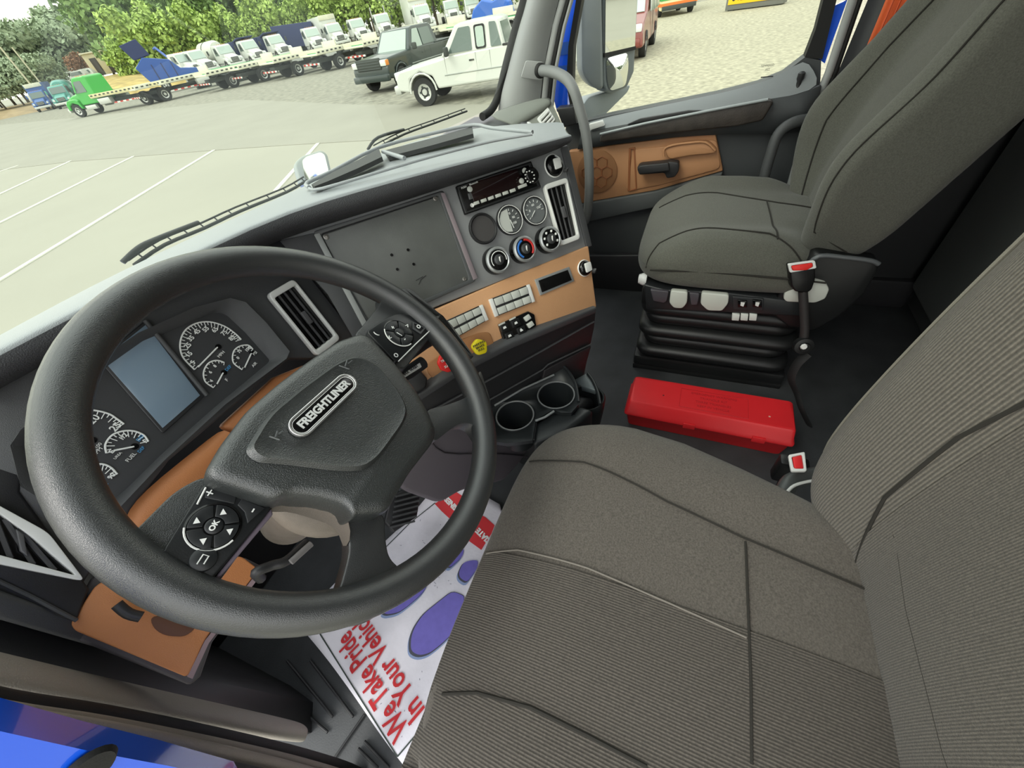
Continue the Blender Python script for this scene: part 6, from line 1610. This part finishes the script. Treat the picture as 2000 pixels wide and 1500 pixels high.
# white vans under the canopy, left
for i, px in enumerate((150, 168)):
    u_ = ray(px, 140); u_.z = 0; u_.normalize(); p = u_ * (118)
    t = veh('parked_suv', 'white car parked beneath the pale canopy, ' + ('left one' if i == 0 else 'right one'), 'car', (p.x, p.y, GZ + 2.2), rdir)
    side_prof('car_body', [(-2.3, .4), (-2.3, 1.0), (-2.0, 1.6), (.4, 1.6), (1.1, 1.05), (2.2, .9), (2.3, .4)], -.9, .9, PWHITE, t, bevel=.06, taper=.1)
    pane('side_window', [V((-1.8, -.90, 1.05)), V((-1.7, -.86, 1.45)), V((.4, -.86, 1.45)), V((.9, -.90, 1.05))], VGL, t)
    pane('side_window', [V((-1.8, .90, 1.05)), V((-1.7, .86, 1.45)), V((.4, .86, 1.45)), V((.9, .90, 1.05))], VGL, t)
    for x in (1.4, -1.4):
        for s_ in (1, -1): tire(x, s_ * .82, .34, .2, t)
# ---- seen through the passenger window
wr0, wr1 = gp(1254, 112), gp(1284, 72)
hd_ = (wr0 - wr1).normalized(); t = veh('maroon_car', 'maroon minivan parked beyond the side mirror', 'car', (0, 0, GZ), hd_)
s_ = V((-hd_.y, hd_.x, 0)); cc = wr0 - hd_ * 1.5 - s_ * .85
t.location = V((cc.x, cc.y, GZ))
side_prof('car_body', [(-2.4, .35), (-2.45, 1.0), (-2.2, 1.7), (.5, 1.75), (1.3, 1.15), (2.2, .95), (2.45, .75), (2.45, .35)], -.95, .95, PRED, t, bevel=.08, taper=.12)
for sg in (1, -1):
    for a, b in ((-2.05, -1.1), (-1.0, -.1), (0, .9)):
        pane('side_window', [V((a, sg * .955, 1.12)), V((a + .05, sg * .89, 1.58)), V((b - (.25 if b > .5 else 0), sg * .89, 1.58)), V((b, sg * .955, 1.12))], VGL, t, r=.03)
    tube('door_gap', [V((-.05, sg * .965, .4)), V((-.05, sg * .94, 1.1))], .008, CHAS, t, seg=4)
    for x in (1.5, -1.5): tire(x, sg * .85, .36, .22, t)
    box('headlamp', V((2.36, sg * .7, .85)), (.2, .35, .2), LAMP, t, bevel=.04)
pane('windshield', [V((1.32, -.8, 1.18)), V((1.32, .8, 1.18)), V((.62, .72, 1.66)), V((.62, -.72, 1.66))], VGLB, t, th=-.02)
box('bumper', V((2.45, 0, .5)), (.15, 1.7, .22), PRED, t, bevel=.04)
# colourful ice-cream coloured van rear and the oversize load sign box
u0 = gp(1322, 28)
t = veh('striped_van', 'pale cream van with green and orange stripes at the top of the passenger window', 'van', (u0.x + 1.2, u0.y + .6, GZ), (-.9, -.3, 0))
CR = mat('cream_paint', 'e6dcae', .5)
box('van_body', V((0, 0, 1.35)), (4.6, 2.0, 2.1), CR, t, bevel=.08)
for i, (mm, z) in enumerate(((mat('stripe_green', '3f9a4a', .5), .8), (mat('stripe_orange', 'e0762e', .5), .55), (mat('stripe_green', '3f9a4a', .5), 1.5))):
    box('van_stripe', V((0, 0, z)), (4.63, 2.03, .14), mm, t)
pane('rear_window', [V((2.32, -.7, 1.5)), V((2.32, .7, 1.5)), V((2.32, .7, 2.1)), V((2.32, -.7, 2.1))], VGL, t)
box('bumper', V((2.35, 0, .4)), (.12, 1.9, .2), CHAS, t, bevel=.03)
for x in (1.4, -1.4):
    for s_ in (1, -1): tire(x, s_ * .9, .36, .22, t)
a_, b_ = gp(1415, 24), gp(1528, 10)
mid_ = (a_ + b_) / 2; xd_ = (b_ - a_).normalized(); nd_ = V((xd_.y, -xd_.x, 0)); nd_ = nd_ if nd_.dot(mid_) < 0 else -nd_
Lh = (b_ - a_).length
t = thing('oversize_load_sign', 'yellow OVERSIZE LOAD sign board on a dark steel box', 'sign', (mid_.x, mid_.y, GZ))
c_ = V((mid_.x, mid_.y, GZ)) - nd_ * .35
Rm = Matrix((xd_, -nd_, V((0, 0, 1)))).transposed()
box('sign_box', c_ + V((0, 0, .55)), (Lh, .7, 1.0), mat('sign_box_grey', '6d6f6a', .5), t, bevel=.02, M3=Rm)
box('sign_board', V((mid_.x, mid_.y, GZ + .62)) + nd_ * .02, (Lh * .92, .03, .72), mat('sign_yellow', 'f2c21c', .5), t, bevel=.004, M3=Rm)
text('sign_lettering', 'OVERSIZE LOAD', V((mid_.x, mid_.y, GZ + .58)) + nd_ * .045, xd_, (0, 0, 1), .62, mat('sign_black', '171715', .6), t, sx=Lh * .9 / (.62 * 8.1), bold=.01)
for k in (-1, 1): box('sign_foot', c_ + xd_ * k * Lh * .4 + V((0, 0, .04)), (.25, .6, .08), CHAS, t, M3=Rm)
# ================================================================== TREES, POLES, BUILDINGS
def dirpt(px, py, r):
    u = ray(px, py); u.z = 0; u.normalize(); return V((u.x * r, u.y * r, GZ))
LEAVES = {}
def leafmat(nm, c): return mat(nm, c, .85, var=.35, vscale=1.5)
def crown_mesh(key, rx, rz, n, leaf, m, seed):
    rnd_ = random.Random(seed); vs = []; fs = []
    blobs = [(V((rnd_.uniform(-.55, .55) * rx, rnd_.uniform(-.55, .55) * rx, rnd_.uniform(-.6, .75) * rz)), rnd_.uniform(.35, .6)) for _ in range(14)]
    for i in range(n):
        c, k = rnd_.choice(blobs)
        d = V((rnd_.gauss(0, 1), rnd_.gauss(0, 1), rnd_.gauss(0, 1))).normalized()
        p = c + V((d.x * rx * k, d.y * rx * k, d.z * rz * k * .8)) * rnd_.uniform(.75, 1.05)
        a = V((rnd_.uniform(-1, 1), rnd_.uniform(-1, 1), rnd_.uniform(-1, 1))).normalized()
        b = a.cross(d + V((.01, 0, 0))).normalized(); s_ = leaf * rnd_.uniform(.6, 1.3)
        j = len(vs); vs += [p - a * s_, p + b * s_ * .6, p + a * s_, p - b * s_ * .6]; fs.append([j, j + 1, j + 2, j + 3])
    me = bpy.data.meshes.new(key); me.from_pydata([tuple(v) for v in vs], [], fs); me.materials.append(m); me.update()
    return me
def trunk_mesh(key, h, r, m):
    vs = []; fs = []
    for i in range(5):
        z = h * i / 4; rr = r * (1 - .14 * i)
        for k in range(7): vs.append((math.cos(k * 2 * PI / 7) * rr + .1 * math.sin(i), math.sin(k * 2 * PI / 7) * rr, z))
    for i in range(4):
        for k in range(7): fs.append([i * 7 + k, i * 7 + (k + 1) % 7, (i + 1) * 7 + (k + 1) % 7, (i + 1) * 7 + k])
    me = bpy.data.meshes.new(key); me.from_pydata(vs, [], fs); me.materials.append(m); me.update(); return me
BARK = mat('tree_bark', '5a4d3c', .9)
KIND = {}
for key, c, rx, rz, n, leaf, th in (('dark', '6f8463', 5.5, 6.0, 3400, .42, 6), ('mid', '7f9a5c', 4.0, 4.2, 2600, .34, 4), ('pine', 'a0b860', 2.4, 3.2, 1800, .26, 2.4), ('grey', '97a688', 6.0, 4.6, 3200, .42, 5), ('rust', '9a7355', 3.0, 3.2, 1500, .3, 4)):  # grey and dark leaf tones are paled for distance haze and glare
    KIND[key] = [(crown_mesh('crown_' + key, rx, rz, n, leaf, leafmat('leaves_' + key, c), sd + len(key)), trunk_mesh('trunk_' + key, th + rz * .5, .28, BARK), th + rz * .55) for sd in (3, 11)]
rnd_t = random.Random(5)
def tree(kind, px, r, s, z=0.0, label='', group=''):
    p = dirpt(px, 194 - .2 * px, r); p.z += z
    cm, tm, hz = KIND[kind][rnd_t.randint(0, 1)]
    t = thing('tree', label, 'tree', p, rnd_t.uniform(.1, 6), group); ORG[t.name] = V()
    t.scale = (s * rnd_t.uniform(.9, 1.1), s * rnd_t.uniform(.9, 1.1), s)
    c = bpy.data.objects.new('crown', cm); c.location = (0, 0, hz); c['kind'] = 'stuff'; link(c, t)
    link(bpy.data.objects.new('trunk', tm), t)
for i, px in enumerate(range(-60, 250, 26)):
    tree('grey', px, 134 + rnd_t.uniform(-6, 10), rnd_t.uniform(.8, 1.0) + .18 * ss(px, 20, 160), label='haze-paled grey-green tree in the distant left tree line under the pale sky', group='grey-green trees of the far left tree line')
for i, px in enumerate(range(-40, 130, 36)):
    tree('grey', px, 114, .55, label='low dark tree in front of the distant left tree line', group='low dark trees before the left tree line')
tree('rust', 178, 123, .6, z=1, label='brown leafless-looking tree beside the utility pole')
for i, px in enumerate(range(305, 1120, 38)):
    tree('dark', px, 112 + rnd_t.uniform(-5, 6), rnd_t.uniform(1.25, 1.6), label='tall dark green tree in the wood behind the parked trucks', group='tall dark trees of the wood')
for i, px in enumerate(range(272, 1100, 48)):
    tree('mid', px, 100 + rnd_t.uniform(-4, 5), rnd_t.uniform(1.0, 1.35), label='mid-green tree halfway up the wood behind the parked trucks', group='mid-green trees of the wood')
for i, px in enumerate(range(250, 1100, 24)):
    tree('pine', px, 90 + rnd_t.uniform(-3, 4), rnd_t.uniform(.8, 1.25), label='bright yellow-green young pine right behind the row of white trucks', group='young pines behind the white trucks')
# tree row added behind the truck for the mirrors to reflect
for i in range(14):
    a = math.radians(-95 + i * 9)
    t = thing('tree', 'dark tree added at the far side of the yard for the mirror to reflect', 'tree', (math.cos(a) * 75, math.sin(a) * 75, GZ), .3 + i, 'trees added for the mirrors'); ORG[t.name] = V()
    c = bpy.data.objects.new('crown', KIND['dark'][i % 2][0]); c.location = (0, 0, 7); c['kind'] = 'stuff'; link(c, t)
    link(bpy.data.objects.new('trunk', KIND['dark'][0][1]), t)
# dry grass bank
bank_m = mat('dry_grass', 'b09a5c', .95, grain=.9, gscale=4, var=.3, vscale=.9)
bkg = thing('grass_bank', 'golden dry grass bank behind the green tow truck', 'bank', dirpt(230, 160, 80))
def bp3(px, r, h): 
    p = dirpt(px, 194 - .2 * px, r); p.z += h; return p
xs = [168, 180, 195, 215, 260, 300, 330, 380]
bo = strip('bank_surface', [[bp3(x, 72, 0) for x in xs], [bp3(x, 78, 1.0 + .5 * min(1, max(0, (x - 100) / 60))) for x in xs], [bp3(x, 90, 1.9 + .3 * math.sin(x)) for x in xs], [bp3(x, 116, 2.4) for x in xs]], bank_m, bkg, sub=2)
bkg2 = thing('grass_verge', 'thin brown verge along the far left edge of the yard', 'bank', dirpt(0, 194, 100))
strip('verge_surface', [[bp3(x, 102, 0) for x in (-120, -40, 40, 110)], [bp3(x, 106, .8) for x in (-120, -40, 40, 110)], [bp3(x, 125, 1.0) for x in (-120, -40, 40, 110)]], mat('verge_brown', '9b8868', .95, var=.2, vscale=.8), bkg2, sub=1)
# building with two tall dark doors, and the white canopy
u = dirpt(220, 148, 118); ux_ = V((-u.y, u.x, 0)).normalized() * -1
b = veh('garage_building', 'cream building with two tall dark doors behind the grass bank', 'building', (u.x, u.y, GZ + 2.6), ux_)
b.scale = (.5, .6, .62)
CRM = mat('building_cream', 'd8cfae', .8)
box('wall', V((0, 0, 2.4)), (9.5, 6, 4.8), CRM, b, bevel=.05)
box('roof', V((0, 0, 4.95)), (10.4, 6.8, .3), mat('roof_pale', 'e4dfc6', .7), b, bevel=.05)
for sy in (-3.02, 3.02):
    for x in (-2.4, 1.6): box('garage_door', V((x, sy, 1.9)), (2.0, .1, 3.8), mat('door_dark_brown', '4a4640', .7), b, bevel=.02)
u = dirpt(150, 155, 124)
b = veh('canopy', 'long low white canopy roof left of the cream building', 'canopy', (u.x, u.y, GZ + 2.4), ux_)
b.scale = (.6, .7, .5)
box('canopy_roof', V((0, 0, 2.9)), (15, 5, .5), PWHITE, b, bevel=.05)
for x in (-7, -3.5, 0, 3.5, 7): box('canopy_post', V((x, -2, 1.35)), (.2, .2, 2.7), CRM, b); box('canopy_post', V((x, 2, 1.35)), (.2, .2, 2.7), CRM, b)
# utility poles
POLE = mat('pole_wood_pale', 'c9c4a8', .8)
def pole(bx, by, tx, ty, r, label, arms=1, rad=.12):
    b_ = dirpt(bx, by, r); d_ = ray(bx, by); b_ = EYE + d_ * (r / math.hypot(d_.x, d_.y)); 
    d2 = ray(tx, ty); t_ = EYE + d2 * (r / math.hypot(d2.x, d2.y))
    z0 = b_.z - 2.0
    t = thing('utility_pole', label, 'pole', (b_.x, b_.y, GZ))
    tube('pole_shaft', [V((b_.x, b_.y, GZ)), V((b_.x, b_.y, t_.z))], [rad * 1.2, rad], POLE, t, seg=8)
    s_ = V((-b_.y, b_.x, 0)).normalized()
    for k in range(arms):
        c_ = V((b_.x, b_.y, t_.z - .5 - k * 1.1)); tube('cross_arm', [c_ - s_ * 1.3, c_ + s_ * 1.3], .08, POLE, t, seg=6)
        for j in (-1.1, -.4, .4, 1.1): tube('insulator', [c_ + s_ * j, c_ + s_ * j + V((0, 0, .3))], .05, CHAS, t, seg=6)
    return t
pole(212, 98, 158, 34, 110, 'tallest pale utility pole with two cross arms left of the cream building', 2)
pole(206, 100, 190, 70, 112, 'short pale pole right beside the tall utility pole', 0)
pole(60, 165, 10, 90, 105, 'leaning-looking pale pole at the far left edge', 0)
pole(84, 168, 38, 90, 105, 'pale lamp pole second from the left edge', 0, .1)
pole(310, 88, 265, -5, 98, 'thin pale pole in front of the dark trees above the blue wrecker', 0, .1)
pole(556, 70, 528, -5, 92, 'thin pale pole behind the navy dump trucks', 0, .09)
